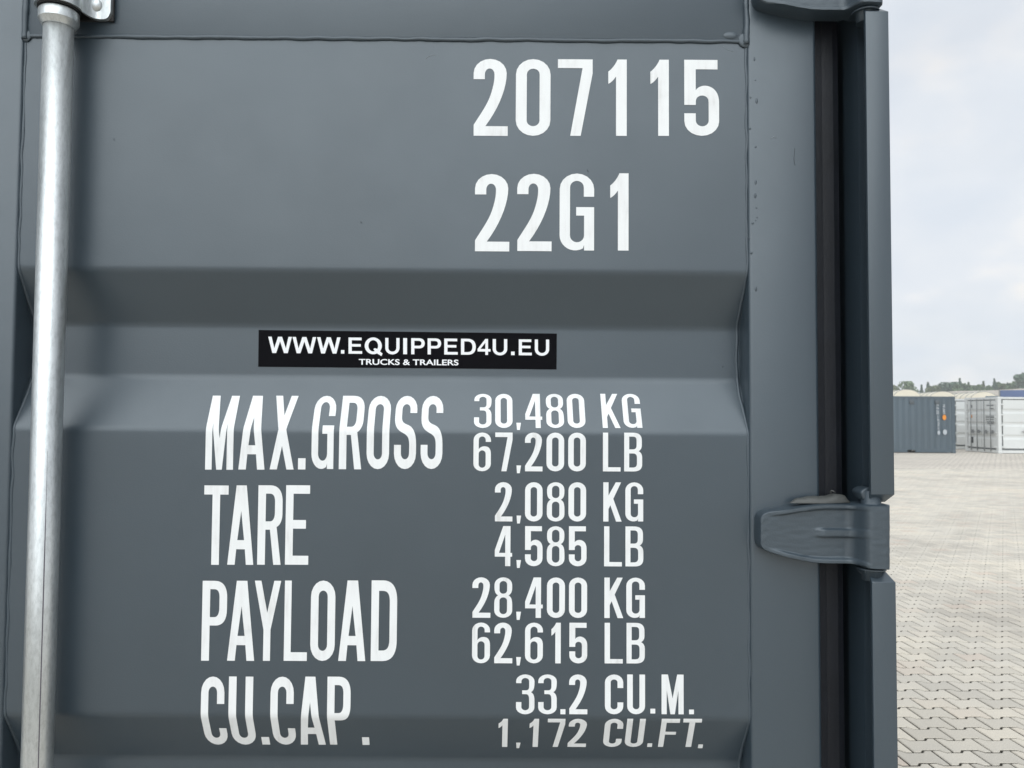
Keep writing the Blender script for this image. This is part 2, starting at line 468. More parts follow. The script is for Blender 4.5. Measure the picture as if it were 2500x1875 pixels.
for k, (_, r, x, y) in enumerate(spots[:300]):
    o = bpy.data.objects.new('paver', stone_me); col.objects.link(o)
    o.parent = ground
    o.location = (x, y, 0.010 - rnd.random() * 0.0012)
    o.rotation_euler = (rnd.gauss(0, .003), rnd.gauss(0, .003), SR + rnd.gauss(0, .003))
# parent sits at the origin at z=0 with its sheet below: bring stone tops to the ground level
for o in ground.children: o.location.z -= 0.010
fv, ff = [], []
for (_, r, x, y) in spots[300:]:
    b0 = len(fv); dz = -rnd.random() * 0.0012; tx, ty = rnd.gauss(0, .003), rnd.gauss(0, .003)
    for (a, c, d) in SV: fv.append((x + a * ca - c * sa, y + a * sa + c * ca, d + dz + a * tx + c * ty))
    ff += [tuple(b0 + i for i in q) for q in SF]
fme = bpy.data.meshes.new('paver_field'); fme.from_pydata(fv, [], ff); fme.materials.append(M['paver_field']); fme.materials.append(M['bedding'])
fme.polygons.foreach_set('material_index', SM * (len(ff) // len(SF)))
fo = bpy.data.objects.new('paver_field', fme); col.objects.link(fo); fo.parent = ground
tag(fo, kind='stuff')

# ------------------------------------------------------------------ the near container
YP, DEP = 1.0, 0.036                      # proud door plane, depth of the pressed grooves
XL, XR = -0.616, 0.340                    # panel between the two stiles
XO = 0.502                                # outer side of the container
XW = XO - 2.438
XMID = (XO + XW) / 2
LEN, HGT = 6.058, 2.591
box = empty('shipping_container', (XMID, YP + LEN / 2, 0))
tag(box, 'slate grey shipping container with white weight markings on its door', 'container')

# rounded profile of the door sheet, from top to bottom: list of (z, y)
PTOP, PBOT = 2.144, 0.240
sharp = [(PTOP, 0.0)]
for zt in (1.8355, 1.2605, 0.6855):
    sharp += [(zt, 0.0), (zt - 0.0685, DEP), (zt - 0.1395, DEP), (zt - 0.208, 0.0)]
sharp += [(PBOT, 0.0)]
def rounded(pts, r=0.022, seg=7):
    out = [pts[0]]
    for i in range(1, len(pts) - 1):
        p0, p1, p2 = Vector(pts[i - 1]), Vector(pts[i]), Vector(pts[i + 1])
        a, b = (p0 - p1).normalized(), (p2 - p1).normalized()
        half = math.acos(max(-1, min(1, a.dot(b)))) / 2
        t = r / math.tan(half)
        c = p1 + (a + b).normalized() * (r / math.sin(half))
        s, e_ = p1 + a * t, p1 + b * t
        out.append(tuple(s + a * 0.004))
        a0 = math.atan2(s.y - c.y, s.x - c.x); a1 = math.atan2(e_.y - c.y, e_.x - c.x)
        d = (a1 - a0 + math.pi) % (2 * math.pi) - math.pi
        for k in range(seg + 1):
            q = a0 + d * k / seg
            out.append((c.x + r * math.cos(q), c.y + r * math.sin(q)))
        out.append(tuple(e_ + b * 0.004))
    out.append(pts[-1])
    return out
PROF = rounded(sharp)
ARC = [0.0]
for p, q in zip(PROF, PROF[1:]):
    ARC.append(ARC[-1] + math.hypot(q[0] - p[0], q[1] - p[1]))
def surf_y(z):
    for p, q in zip(PROF, PROF[1:]):
        if q[0] <= z <= p[0]:
            t = (p[0] - z) / max(p[0] - q[0], 1e-9)
            return YP + p[1] + (q[1] - p[1]) * t
    return YP
def arc_of_z(z):
    for i, (p, q) in enumerate(zip(PROF, PROF[1:])):
        if q[0] <= z <= p[0]:
            t = (p[0] - z) / max(p[0] - q[0], 1e-9)
            return ARC[i] + (ARC[i + 1] - ARC[i]) * t
    return ARC[0] if z > PROF[0][0] else ARC[-1]
def surf_at_arc(s, lift=0.0):
    for i in range(len(PROF) - 1):
        if ARC[i] <= s <= ARC[i + 1] or i == len(PROF) - 2:
            t = (s - ARC[i]) / (ARC[i + 1] - ARC[i])
            p, q = PROF[i], PROF[i + 1]
            z, y = p[0] + (q[0] - p[0]) * t, p[1] + (q[1] - p[1]) * t
            dz, dy = q[0] - p[0], q[1] - p[1]
            L = math.hypot(dz, dy)
            return Vector((0, YP + y + (dz / L) * lift, z - (dy / L) * lift))   # lifted off, towards the viewer
def on_door(px, py):
    y = YP
    for _ in range(12):
        p = at_y(px, py, y); y = surf_y(p.z)
    return at_y(px, py, y)

def door_panel(xl, xr, parent, name='door'):
    m = MB()
    xs = [xl + (xr - xl) * i / 6 for i in range(7)]
    m.grid([[(x, YP + y, z) for x in xs] for z, y in PROF], smooth=True, flip=True)
    m.grid([[(x, YP + y + 0.002, z) for x in xs] for z, y in PROF], smooth=True)
    return m.build(name, M['grey'], parent, recalc=False)

door = door_panel(XL - 0.002, XR + 0.002, box)
SF_Y = 0.9965                              # front of the door frame
def stile(x0, x1, z0, z1, parent, name='stile'):
    return MB().box(x0, x1, SF_Y, SF_Y + 0.050, z0, z1).build(name, M['grey'], parent, bevel=0.0045, seg=3)
XS1 = 0.4305
stile(XR, XS1, 0.13, 2.435, door)
stile(-0.712, XL, 0.13, 2.435, door)
MB().box(XL + 0.0005, XR - 0.0005, 0.998, 1.045, PTOP, 2.435).build('rail', M['grey'], door, bevel=0.003)
MB().box(XL + 0.0005, XR - 0.0005, 0.998, 1.045, 0.13, PBOT).build('rail', M['grey'], door, bevel=0.003)

def bead(path, r, name, parent, mat, jit=0.35, seed=1, wob=0.0010):
    """hand-laid weld bead: uneven width and line"""
    P, R = [], []
    s = 0
    for a, b in zip(path, path[1:]):
        a, b = Vector(a), Vector(b); n = max(2, int((b - a).length / 0.004))
        for k in range(n):
            p = a.lerp(b, k / n); q = p * 38 + Vector((seed * 7.1, 0, 0)); q2 = p * 150 + Vector((seed * 3.3, 5, 0))
            w = noise.noise(q)
            P.append(p + Vector((wob * w, wob * 0.4 * noise.noise(q2), wob * noise.noise(q + Vector((9, 3, 1))))))
            R.append(r * (1 + jit * noise.noise(q * 0.8 + Vector((3, 1, 8))) + 0.22 * noise.noise(q2)))
    P.append(Vector(path[-1])); R.append(r)
    return MB().tube(P, R, 8).build(name, mat, parent)
def seam_path(x, dx, z0, z1, front):
    pts = []
    for z, y in PROF:
        if z1 <= z <= z0: pts.append((x + (dx if y > DEP * 0.5 else dx * (y / DEP) * 2 * 0.5), YP + y + front, z))
    return [(x, YP + front, z0)] + pts + [(x, surf_y(z1) + front, z1)]
bead(seam_path(XR - 0.0008, -0.0025, 2.138, 0.25, 0.0012), 0.0024, 'weld_seam', door, M['cast'], seed=2, wob=0.0016)
bead(seam_path(XL + 0.0008, 0.0025, 2.138, 0.25, 0.0012), 0.0024, 'weld_seam', door, M['cast'], seed=5, wob=0.0014)
bead([(XL, 0.9996, PTOP + 0.001), (XR, 0.9996, PTOP + 0.0005)], 0.0028, 'weld_seam', door, M['cast'], seed=8, jit=0.18, wob=0.0012)
bead([(XR - 0.001, 0.998, 2.43), (XR - 0.001, 0.998, PTOP - 0.004)], 0.0042, 'weld_seam', door, M['cast'], seed=12, jit=0.2)
bead([(XL + 0.001, 0.998, 2.43), (XL + 0.001, 0.998, PTOP - 0.004)], 0.0042, 'weld_seam', door, M['cast'], seed=15, jit=0.2)
# flattened weld blobs where the seams meet
for (x, z, rx, rz_) in ((XR - 0.002, PTOP + 0.002, .0095, .010), (XR - 0.022, PTOP + 0.008, .010, .0050), (XL + 0.002, PTOP + 0.001, .007, .008)):
    m = MB(); rows = []
    for i in range(7):
        t = i / 6 * math.pi / 2
        rows.append([(x + rx * math.cos(t) * math.cos(a) * (1 + .12 * noise.noise(Vector((a, x * 9, 1)))), 0.9985 - 0.0022 * math.sin(t), z + rz_ * math.cos(t) * math.sin(a)) for a in [k * math.pi / 8 for k in range(17)]])
    m.grid(rows); m.build('weld_blob', M['cast'], door)

# spatter and runs beside the right-hand seam
for k in range(15):
    z = 2.12 - k * 0.017 * (1 + rnd.random()); x = XR + 0.008 + rnd.gauss(0, .004)
    if z < 1.66: break
    r = 0.0008 + rnd.random() * 0.0012
    m = MB(); rows = []
    for i in range(5):
        t = i / 4 * math.pi / 2
        rows.append([(x + r * math.cos(t) * math.cos(a), SF_Y + 0.0003 - r * 0.55 * math.sin(t), z + r * (1 + 1.2 * (k % 3 == 0)) * math.cos(t) * math.sin(a)) for a in [q * math.pi / 4 for q in range(9)]])
    m.grid(rows); m.build('weld_spatter', M['cast'], door)

# a few scratches and small drips in the paint
M['scuff'] = simple('scuffed_paint', (0.20, 0.23, 0.25), 0.6)
M['drip'] = simple('dark_drip', (0.016, 0.022, 0.028), 0.5)
for pts, r, mt in (([(1040, 143), (1046, 138), (1054, 135), (1064, 135)], .00045, 'scuff'), ([(1882, 338), (1888, 334), (1896, 337)], .0006, 'scuff'), ([(1940, 362), (1940, 372), (1938, 388), (1941, 404)], .0004, 'drip'),
                   ([(1434, 414), (1436, 420)], .0006, 'drip'), ([(278, 338), (279, 343)], .0007, 'drip'), ([(1764, 894), (1765, 897)], .0008, 'drip'), ([(880, 541), (884, 545)], .0006, 'drip'), ([(1765, 113), (1775, 121), (1790, 126)], .0004, 'scuff')):
    stl = pts[0][0] > 1840
    q = [at_y(x, y, SF_Y) if stl else on_door(x, y) for x, y in pts]
    MB().tube([(p.x, p.y - 0.0001, p.z) for p in q], r * 0.6, 6).build('scratch', M[mt], door)

# rubber seal between door and post
gk = MB()
gk.prism([(XS1 - 0.012, 1.004), (XS1 - 0.012, 1.030), (0.470, 1.030), (0.4705, 1.022), (0.462, 1.0185), (0.447, 1.0185), (0.4455, 1.0155), (0.4335, 1.0140), (0.4315, 1.004)], 0.14, 2.43)
gk.build('door_seal', M['rubber'], door)

# ---- lettering -----------------------------------------------------------------------------
def el_(cx, cy, rx, ry, a0, a1, n=10):
    return [(cx + rx * math.cos(math.radians(a0 + (a1 - a0) * k / n)), cy + ry * math.sin(math.radians(a0 + (a1 - a0) * k / n))) for k in range(n + 1)]
def bez(p0, p1, p2, p3, n=9):
    o = []
    for k in range(1, n + 1):
        t = k / n; u = 1 - t
        o.append(tuple(u**3 * p0[i] + 3 * u*u*t * p1[i] + 3 * u*t*t * p2[i] + t**3 * p3[i] for i in (0, 1)))
    return o
def glyph(c):
    t = 0.315
    R, r = 0.20, 0.075
    if c in '0O':
        return [el_(.5, 1 - R, .5, R, 0, 180) + el_(.5, R, .5, R, 180, 360), el_(.5, 1 - R, .5 - t, r, 0, 180) + el_(.5, R, .5 - t, r, 180, 360)]
    if c == '1':
        return [[(1, 0), (.42, 0), (.42, .775)] + bez((.42, .775), (.32, .745), (.18, .695), (0, .68)) + [(0, .84)] + bez((0, .84), (.22, .88), (.40, .94), (.50, 1)) + [(1, 1)]]
    if c == '2':
        o = [(.012, 0), (.012, .142)] + bez((.012, .142), (.20, .28), (.44, .42), (.53, .58)) + bez((.53, .58), (.60, .69), (.605, .74), (.605, .80)) + el_(.465, .80, .14, .075, 0, 180)[1:] + [(.325, .735), (.0, .735), (0, .82)]
        o += el_(.48, .815, .48, .185, 180, 0) + bez((.96, .815), (.96, .62), (.74, .36), (.35, .125)) + [(1, .125), (1, 0)]
        return [o]
    if c == '3':
        o = [(.0, .78), (0, .82)] + el_(.5, .83, .5, .17, 180, 0) + bez((1, .83), (1, .72), (1, .60), (.81, .555)) + bez((.81, .555), (.96, .52), (1, .44), (1, .36)) + [(1, .18)]
        o += el_(.5, .17, .5, .17, 0, -180) + [(0, .305), (.29, .305), (.29, .2)] + el_(.5, .18, .21, .08, 180, 360) + bez((.71, .18), (.71, .42), (.74, .505), (.52, .505)) + [(.33, .505), (.33, .60), (.52, .60)]
        o += bez((.52, .60), (.71, .60), (.71, .66), (.71, .72)) + [(.71, .83)] + el_(.5, .83, .21, .08, 0, 180)[1:] + [(.29, .78)]
        return [o]
    if c == '4':
        return [[(.0, .235), (.60, .235), (.60, 0), (.90, 0), (.90, .235), (1, .235), (1, .33), (.90, .33), (.90, 1), (.48, 1), (0, .40)], [(.60, .33), (.24, .33), (.60, .79)]]
    if c == '5':
        o = [(0, 1), (.96, 1), (.96, .875), (.33, .875), (.33, .60)] + bez((.33, .60), (.42, .66), (.60, .67), (.72, .65)) + bez((.72, .65), (.90, .62), (1, .55), (1, .44)) + [(1, .19)]
        o += el_(.5, .19, .5, .19, 0, -180) + [(.0, .295), (.33, .295), (.33, .2)] + el_(.515, .2, .185, .075, 180, 360) + [(.70, .43)] + el_(.515, .455, .185, .075, 0, 170)[1:] + [(.33, .405), (.0, .405)]
        return [o]
    if c == '6':
        o = [(1, .76), (1, .82)] + el_(.5, .81, .5, .19, 0, 180) + [(0, .2)] + el_(.5, .19, .5, .19, 180, 360) + [(1, .44)] + bez((1, .44), (1, .62), (.80, .65), (.60, .645)) + bez((.60, .645), (.46, .64), (.36, .61), (.30, .57)) + [(.30, .80)] + el_(.5, .81, .20, .09, 180, 0)[1:] + [(.70, .76)]
        return [o, el_(.5, .45, .20, .09, 0, 180) + el_(.5, .18, .20, .09, 180, 360)]
    if c == '7':
        return [[(0, 1), (1, 1), (1, .815), (.66, 0), (.36, 0), (.71, .885), (0, .885)]]
    if c == '8':
        o = el_(.5, .82, .49, .18, 0, 180) + bez((.01, .82), (.0, .68), (.02, .60), (.21, .555)) + bez((.21, .555), (.02, .50), (0, .42), (0, .34)) + [(0, .18)] + el_(.5, .18, .5, .18, 180, 360) + bez((1, .18), (1, .42), (1, .50), (.79, .555)) + bez((.79, .555), (.98, .60), (1, .68), (.99, .82))[:-1]
        return [o, el_(.5, .82, .21, .09, 0, 180) + el_(.5, .68, .21, .085, 180, 360), el_(.5, .42, .21, .085, 0, 180) + el_(.5, .18, .21, .09, 180, 360)]
    if c == 'C':
        return [[(1, .66)] + el_(.5, 1 - R, .5, R, 0, 180) + el_(.5, R, .5, R, 180, 360) + [(1, .30), (1 - t, .30)] + el_(.5, R, .5 - t, r, 360, 180) + el_(.5, 1 - R, .5 - t, r, 180, 0) + [(1 - t, .66)]]
    if c == 'G':
        return [[(1, .70)] + el_(.5, 1 - R, .5, R, 0, 180) + el_(.45, .2, .45, .195, 180, 300) + [(.71, .075), (.71, .005), (1, .005), (1, .565), (.48, .565), (.48, .455), (.71, .455)] + el_(.505, .2, .205, .09, 360, 180) + el_(.5, .82, .20, .085, 180, 0) + [(.70, .70)]]
    if c == 'M':
        return [[(0, 0), (0, 1), (.29, 1), (.5, .40), (.71, 1), (1, 1), (1, 0), (.765, 0), (.765, .60), (.60, 0), (.40, 0), (.235, .60), (.235, 0)]]
    if c == 'A':
        return [[(0, 0), (.305, 1), (.695, 1), (1, 0), (.715, 0), (.665, .195), (.335, .195), (.285, 0)], [(.37, .31), (.63, .31), (.5, .68)]]
    if c == 'X':
        return [[(0, 0), (.335, .51), (.02, 1), (.315, 1), (.5, .71), (.685, 1), (.98, 1), (.665, .51), (1, 0), (.70, 0), (.5, .30), (.30, 0)]]
    if c in 'RP':
        bowl = [(0, 1), (.50, 1)] + bez((.50, 1), (.86, 1), (1, .91), (1, .79)) + [(1, .64)]
        hole = [(t, .545), (t, .895), (.48, .895)] + bez((.48, .895), (.64, .895), (.69, .85), (.69, .79)) + [(.69, .65)] + bez((.69, .65), (.69, .59), (.62, .545), (.50, .545))
        if c == 'P': return [[(0, 0)] + bowl + bez((1, .64), (1, .51), (.84, .44), (.56, .44)) + [(t, .44), (t, 0)], hole]
        return [[(0, 0)] + bowl + bez((1, .64), (1, .57), (.93, .50), (.77, .475)) + [(.96, 0), (.66, 0), (.50, .44), (t, .44), (t, 0)], hole]
    if c == 'D':
        return [[(0, 0), (0, 1), (.46, 1)] + bez((.46, 1), (.84, 1), (1, .90), (1, .74)) + [(1, .26)] + bez((1, .26), (1, .10), (.84, 0), (.46, 0)),
                [(.295, .13), (.295, .87), (.44, .87)] + bez((.44, .87), (.65, .87), (.715, .82), (.715, .73)) + [(.715, .27)] + bez((.715, .27), (.715, .18), (.65, .13), (.44, .13))]
    if c == 'B':
        return [[(0, 0), (0, 1), (.5, 1)] + bez((.5, 1), (.86, 1), (.98, .92), (.98, .80)) + [(.98, .68)] + bez((.98, .68), (.98, .60), (.92, .56), (.80, .525)) + bez((.80, .525), (.94, .49), (1, .44), (1, .35)) + [(1, .20)] + bez((1, .20), (1, .07), (.88, 0), (.5, 0)),
                [(.28, .57), (.28, .90), (.46, .90)] + bez((.46, .90), (.64, .90), (.69, .87), (.69, .79)) + [(.69, .68)] + bez((.69, .68), (.69, .60), (.62, .57), (.46, .57)),
                [(.28, .10), (.28, .465), (.46, .465)] + bez((.46, .465), (.65, .465), (.71, .43), (.71, .35)) + [(.71, .21)] + bez((.71, .21), (.71, .14), (.65, .10), (.46, .10))]
    if c == 'E':
        return [[(0, 0), (0, 1), (1, 1), (1, .893), (t, .893), (t, .562), (.85, .562), (.85, .453), (t, .453), (t, .113), (.97, .113), (.97, 0)]]
    if c == 'F':
        return [[(0, 0), (0, 1), (1, 1), (1, .875), (.29, .875), (.29, .555), (.88, .555), (.88, .45), (.29, .45), (.29, 0)]]
    if c == 'L':
        return [[(0, 0), (0, 1), (.295, 1), (.295, .108), (1, .108), (1, 0)]]
    if c == 'T':
        return [[(0, 1), (1, 1), (1, .885), (.657, .885), (.657, 0), (.343, 0), (.343, .885), (0, .885)]]
    if c == 'U':
        return [[(0, 1), (0, .2)] + el_(.5, R, .5, R, 180, 360) + [(1, 1), (1 - t, 1)] + el_(.5, R, .5 - t, r, 360, 180) + [(t, 1)]]
    if c == 'K':
        return [[(0, 0), (0, 1), (.285, 1), (.285, .665), (.68, 1), (.97, 1), (.545, .58), (1, 0), (.70, 0), (.385, .415), (.285, .315), (.285, 0)]]
    if c == 'S':
        return [[(1, .745)] + el_(.5, 1 - R, .5, R, 0, 180) + [(0, .68)] + bez((0, .68), (0, .52), (.22, .49), (.42, .46)) + bez((.42, .46), (.62, .43), (.69, .40), (.69, .30)) + el_(.5, R, .5 - t, r, 360, 180) + [(t, .31), (0, .31)] + el_(.5, R, .5, R, 180, 360) + [(1, .32)] + bez((1, .32), (1, .50), (.78, .55), (.58, .575)) + bez((.58, .575), (.38, .60), (t, .62), (t, .70)) + el_(.5, 1 - R, .5 - t, r, 180, 0) + [(1 - t, .745)]]
    if c == 'Y':
        return [[(0, 1), (.25, 1), (.49, .60), (.74, 1), (1, 1), (.625, .385), (.625, 0), (.36, 0), (.36, .385)]]
    if c == '.':
        return [[(0, 0), (0, 1), (1, 1), (1, 0)]]
    if c == ',':
        return [[(0, 1), (1, 1), (.72, 0), (.12, 0)]]
    raise KeyError(c)

def fill2d(loops):
    cu = bpy.data.curves.new('outline', 'CURVE'); cu.dimensions = '2D'; cu.fill_mode = 'BOTH'
    for lp in loops:
        pts = []
        for p in lp:
            if not pts or math.hypot(p[0] - pts[-1][0], p[1] - pts[-1][1]) > 1e-5: pts.append(p)
        if math.hypot(pts[0][0] - pts[-1][0], pts[0][1] - pts[-1][1]) < 1e-5: pts.pop()
        sp = cu.splines.new('POLY'); sp.points.add(len(pts) - 1)
        for q, p in zip(sp.points, pts): q.co = (p[0], p[1], 0, 1)
        sp.use_cyclic_u = True
    ob = bpy.data.objects.new('outline', cu)
    me = bpy.data.meshes.new_from_object(ob)
    bpy.data.objects.remove(ob); bpy.data.curves.remove(cu)
    bm = bmesh.new(); bm.from_mesh(me); bpy.data.meshes.remove(me)
    bmesh.ops.remove_doubles(bm, verts=bm.verts, dist=1e-6)
    return bm

def put_char(c, x0, x1, y0, y1, yref):
    """one cut-out vinyl character stuck to the door; edges given in photo pixels, laid along the pressed sheet"""
    X0, X1 = on_door(x0, yref).x, on_door(x1, yref).x
    xm = (x0 + x1) / 2
    s_top, s_bot = arc_of_z(on_door(xm, y0).z), arc_of_z(on_door(xm, y1).z)
    bm = fill2d(glyph(c))
    h = s_bot - s_top
    for v in bm.verts: v.co = (X0 + v.co.x * (X1 - X0), s_bot - v.co.y * h, 0)
    for s in ARC:
        if s_top < s < s_bot:
            bmesh.ops.bisect_plane(bm, geom=bm.verts[:] + bm.edges[:] + bm.faces[:], dist=1e-6, plane_co=(0, s, 0), plane_no=(0, 1, 0))
    off = wloc(door)
    for v in bm.verts:
        q = surf_at_arc(v.co.y, 0.0005); v.co = Vector((v.co.x, q.y, q.z)) - off
    for f in bm.faces:
        f.normal_update()
        if f.normal.y > 0: f.normal_flip()
    nm = 'digit' if c.isdigit() else ('punctuation_mark' if c in '.,' else 'letter')
    me = bpy.data.meshes.new(nm); bm.to_mesh(me); bm.free(); me.materials.append(M['vinyl'])
    o = bpy.data.objects.new(nm, me); col.objects.link(o); o.parent = door
    return o
def row(ox, oy, k, ya, yb, ref, chars):
    """ya / yb = (top, bottom) at the left and at the right end, in crop units"""
    xs = [c[1] for c in chars] + [c[2] for c in chars]; a, b = min(xs), max(xs)
    for c in chars:
        xm = (c[1] + c[2]) / 2; t = (xm - a) / (b - a)
        if len(c) == 5: y0, y1 = c[3], c[4]; rf = (y0 + y1) / 2
        else: y0, y1 = ya[0] + (yb[0] - ya[0]) * t, ya[1] + (yb[1] - ya[1]) * t; rf = ref if ref else (y0 + y1) / 2
        put_char(c[0], ox + c[1] / k, ox + c[2] / k, oy + y0 / k, oy + y1 / k, oy + rf / k)
A = (1100, 100, 2.949)
row(*A, (130, 684), (138, 684), None, [('2', 165, 413), ('0', 470, 719), ('7', 772, 1022), ('1', 1135, 1268), ('1', 1438, 1571), ('5', 1682, 1932)])
row(*A, (960, 1516), (953, 1509), None, [('2', 175, 424), ('2', 479, 728), ('G', 785, 1033), ('1', 1149, 1281)])
B = (470, 930, 3.351)
row(*B, (122, 726), (124, 720), 700, [('M', 104, 332), ('A', 376, 590), ('X', 632, 828), ('.', 864, 925, 632, 724), ('G', 972, 1152), ('R', 1197, 1388), ('O', 1423, 1607), ('S', 1647, 1827), ('S', 1865, 2043)])
row(*B, (855, 1504), (853, 1503), None, [('T', 92, 291), ('A', 291, 504), ('R', 535, 735), ('E', 762, 958)])
C5 = (470, 1400, 3.351)
row(*C5, (60, 713), (56, 716), None, [('P', 78, 281), ('A', 290, 511), ('Y', 505, 721), ('L', 752, 941), ('O', 967, 1167), ('A', 1197, 1418), ('D', 1462, 1673)])
row(*C5, (842, 1397), (844, 1398), 1000, [('C', 71, 262), ('U', 297, 496), ('.', 568, 632, 1335, 1397), ('C', 639, 829), ('A', 858, 1068), ('P', 1103, 1294), ('.', 1389, 1447, 1337, 1400)])
D = (1120, 930, 3.53)
row(*D, (113, 407), (113, 407), None, [('3', 133, 282), ('0', 314, 463), (',', 497, 537, 362, 424), ('4', 572, 717), ('8', 752, 903), ('0', 934, 1086), ('K', 1230, 1382), ('G', 1412, 1568)])
row(*D, (445, 778), (447, 780), None, [('6', 127, 277), ('7', 314, 463), (',', 497, 537, 728, 795), ('2', 570, 722), ('0', 756, 908), ('0', 943, 1095), ('L', 1242, 1394), ('B', 1425, 1580)])
row(*D, (872, 1210), (874, 1212), None, [('2', 311, 463), (',', 498, 537, 1160, 1228), ('0', 571, 722), ('8', 759, 911), ('0', 945, 1097), ('K', 1245, 1403), ('G', 1435, 1589)])
row(*D, (1250, 1595), (1254, 1598), None, [('4', 311, 460), (',', 497, 536, 1543, 1611), ('5', 571, 722), ('8', 759, 911), ('5', 949, 1101), ('L', 1252, 1405), ('B', 1436, 1590)])
E_ = (1120, 1380, 3.253)
row(*E_, (95, 416), (98, 419), None, [('2', 108, 252), ('8', 282, 425), (',', 456, 494, 368, 433), ('4', 527, 667), ('0', 700, 843), ('0', 875, 1019), ('K', 1156, 1306), ('G', 1330, 1478)])
row(*E_, (454, 777), (457, 779), None, [('6', 106, 248), ('2', 281, 426), (',', 456, 494, 728, 795), ('6', 526, 668), ('1', 735, 810), ('5', 878, 1020), ('L', 1158, 1302), ('B', 1332, 1477)])
row(*E_, (866, 1182), (867, 1182), None, [('3', 455, 601), ('3', 631, 778), ('.', 807, 847, 1142, 1182), ('2', 876, 1021), ('C', 1160, 1306), ('U', 1337, 1479), ('.', 1521, 1560, 1138, 1176), ('M', 1610, 1785), ('.', 1828, 1867, 1145, 1182)])
row(*E_, (1217, 1440), (1217, 1440), None, [('1', 315, 388), (',', 455, 490, 1406, 1450), ('1', 560, 633), ('7', 702, 840), ('2', 869, 1018), ('C', 1153, 1300), ('U', 1326, 1472), ('.', 1497, 1535, 1411, 1440), ('F', 1597, 1742), ('T', 1768, 1914), ('.', 1900, 1937, 1420, 1450)])

# black foil sticker on the flat of the groove
YR = YP + DEP
S2 = lambda x, y: at_y(600 + x / 2.765, 780 + y / 2.765, YR - 0.0006)
c00, c10, c11, c01 = S2(84, 319), S2(2098, 337), S2(2100, 95), S2(87, 71)
ys = YR - 0.0006
stk = MB()
loop = [c00, c10, c11, c01]
stk.add([(p.x, ys, p.z) for p in loop] + [(p.x, YR - 0.0001, p.z) for p in loop], [(0, 1, 2, 3), (0, 4, 5, 1), (1, 5, 6, 2), (2, 6, 7, 3), (3, 7, 4, 0)])
sticker = stk.build('sticker', M['sticker'], box)
tag(sticker, label='black rectangular foil sticker with white web address')
def wide_glyph(c):
    """heavy plain capitals of the sticker"""
    if c == 'W': return [[(0, 1), (.145, 1), (.255, .30), (.415, 1), (.585, 1), (.745, .30), (.855, 1), (1, 1), (.825, 0), (.665, 0), (.5, .72), (.335, 0), (.175, 0)]]
    if c == 'I': return [[(0, 0), (0, 1), (1, 1), (1, 0)]]
    if c == 'E': return [[(0, 0), (0, 1), (.96, 1), (.96, .835), (.24, .835), (.24, .60), (.90, .60), (.90, .44), (.24, .44), (.24, .165), (1, .165), (1, 0)]]
    if c == 'U': return [[(0, 1), (0, .40)] + el_(.5, .38, .5, .40, 180, 360, 16) + [(1, 1), (.78, 1)] + el_(.5, .38, .28, .23, 360, 180, 14) + [(.22, 1)]]
    if c == 'P': return [[(0, 0), (0, 1), (.58, 1)] + bez((.58, 1), (.90, 1), (1, .84), (1, .69)) + bez((1, .69), (1, .50), (.86, .37), (.58, .37)) + [(.235, .37), (.235, 0)], [(.235, .53), (.235, .84), (.52, .84)] + bez((.52, .84), (.70, .84), (.76, .77), (.76, .69)) + bez((.76, .69), (.76, .58), (.70, .53), (.52, .53))]
    if c == 'D': return [[(0, 0), (0, 1), (.44, 1)] + bez((.44, 1), (.84, 1), (1, .78), (1, .50)) + bez((1, .50), (1, .20), (.84, 0), (.44, 0)), [(.22, .165), (.22, .835), (.42, .835)] + bez((.42, .835), (.68, .835), (.77, .70), (.77, .50)) + bez((.77, .50), (.77, .28), (.68, .165), (.42, .165))]
    if c == '4': return [[(.60, 0), (.60, .21), (0, .21), (0, .37), (.60, 1), (.81, 1), (.81, .37), (1, .37), (1, .21), (.81, .21), (.81, 0)], [(.60, .37), (.22, .37), (.60, .76)]]
    if c == 'Q':
        return [el_(.48, .5, .48, .52, -40, 235, 26) + el_(.48, .5, .48, .52, 235, 296, 6)[1:] + [(.93, -.13), (1, .02)], el_(.48, .5, .27, .35, -32, 262, 24) + [(.56, .17), (.49, .30), (.56, .36)]]
    return glyph(c)
def font_line(text, p_bl, p_br, height, bold, name, spacing=1.0):
    cu = bpy.data.curves.new(name, 'FONT'); cu.body = text; cu.size = 1.0; cu.offset = bold; cu.space_character = spacing
    cu.resolution_u = 6
    ob = bpy.data.objects.new(name, cu)
    me = bpy.data.meshes.new_from_object(ob)
    bpy.data.objects.remove(ob); bpy.data.curves.remove(cu)
    xs = [v.co.x for v in me.vertices]
    x0, x1 = min(xs), max(xs)
    cap = 0.729
    ux = (p_br - p_bl); ul = ux.length; ux.normalize(); uz = Vector((-ux.z, 0, ux.x))
    off = wloc(sticker)
    for v in me.vertices:
        p = p_bl + ux * ((v.co.x - x0) / (x1 - x0) * ul) + uz * (v.co.y / cap * height)
        v.co = Vector((p.x, ys - 0.0004, p.z)) - off
    me.materials.clear(); me.materials.append(M['print'])
    bm = bmesh.new(); bm.from_mesh(me)
    for f in bm.faces:
        f.normal_update()
        if f.normal.y > 0: f.normal_flip()
    bm.to_mesh(me); bm.free()
    o = bpy.data.objects.new(name, me); col.objects.link(o); o.parent = sticker
    return o
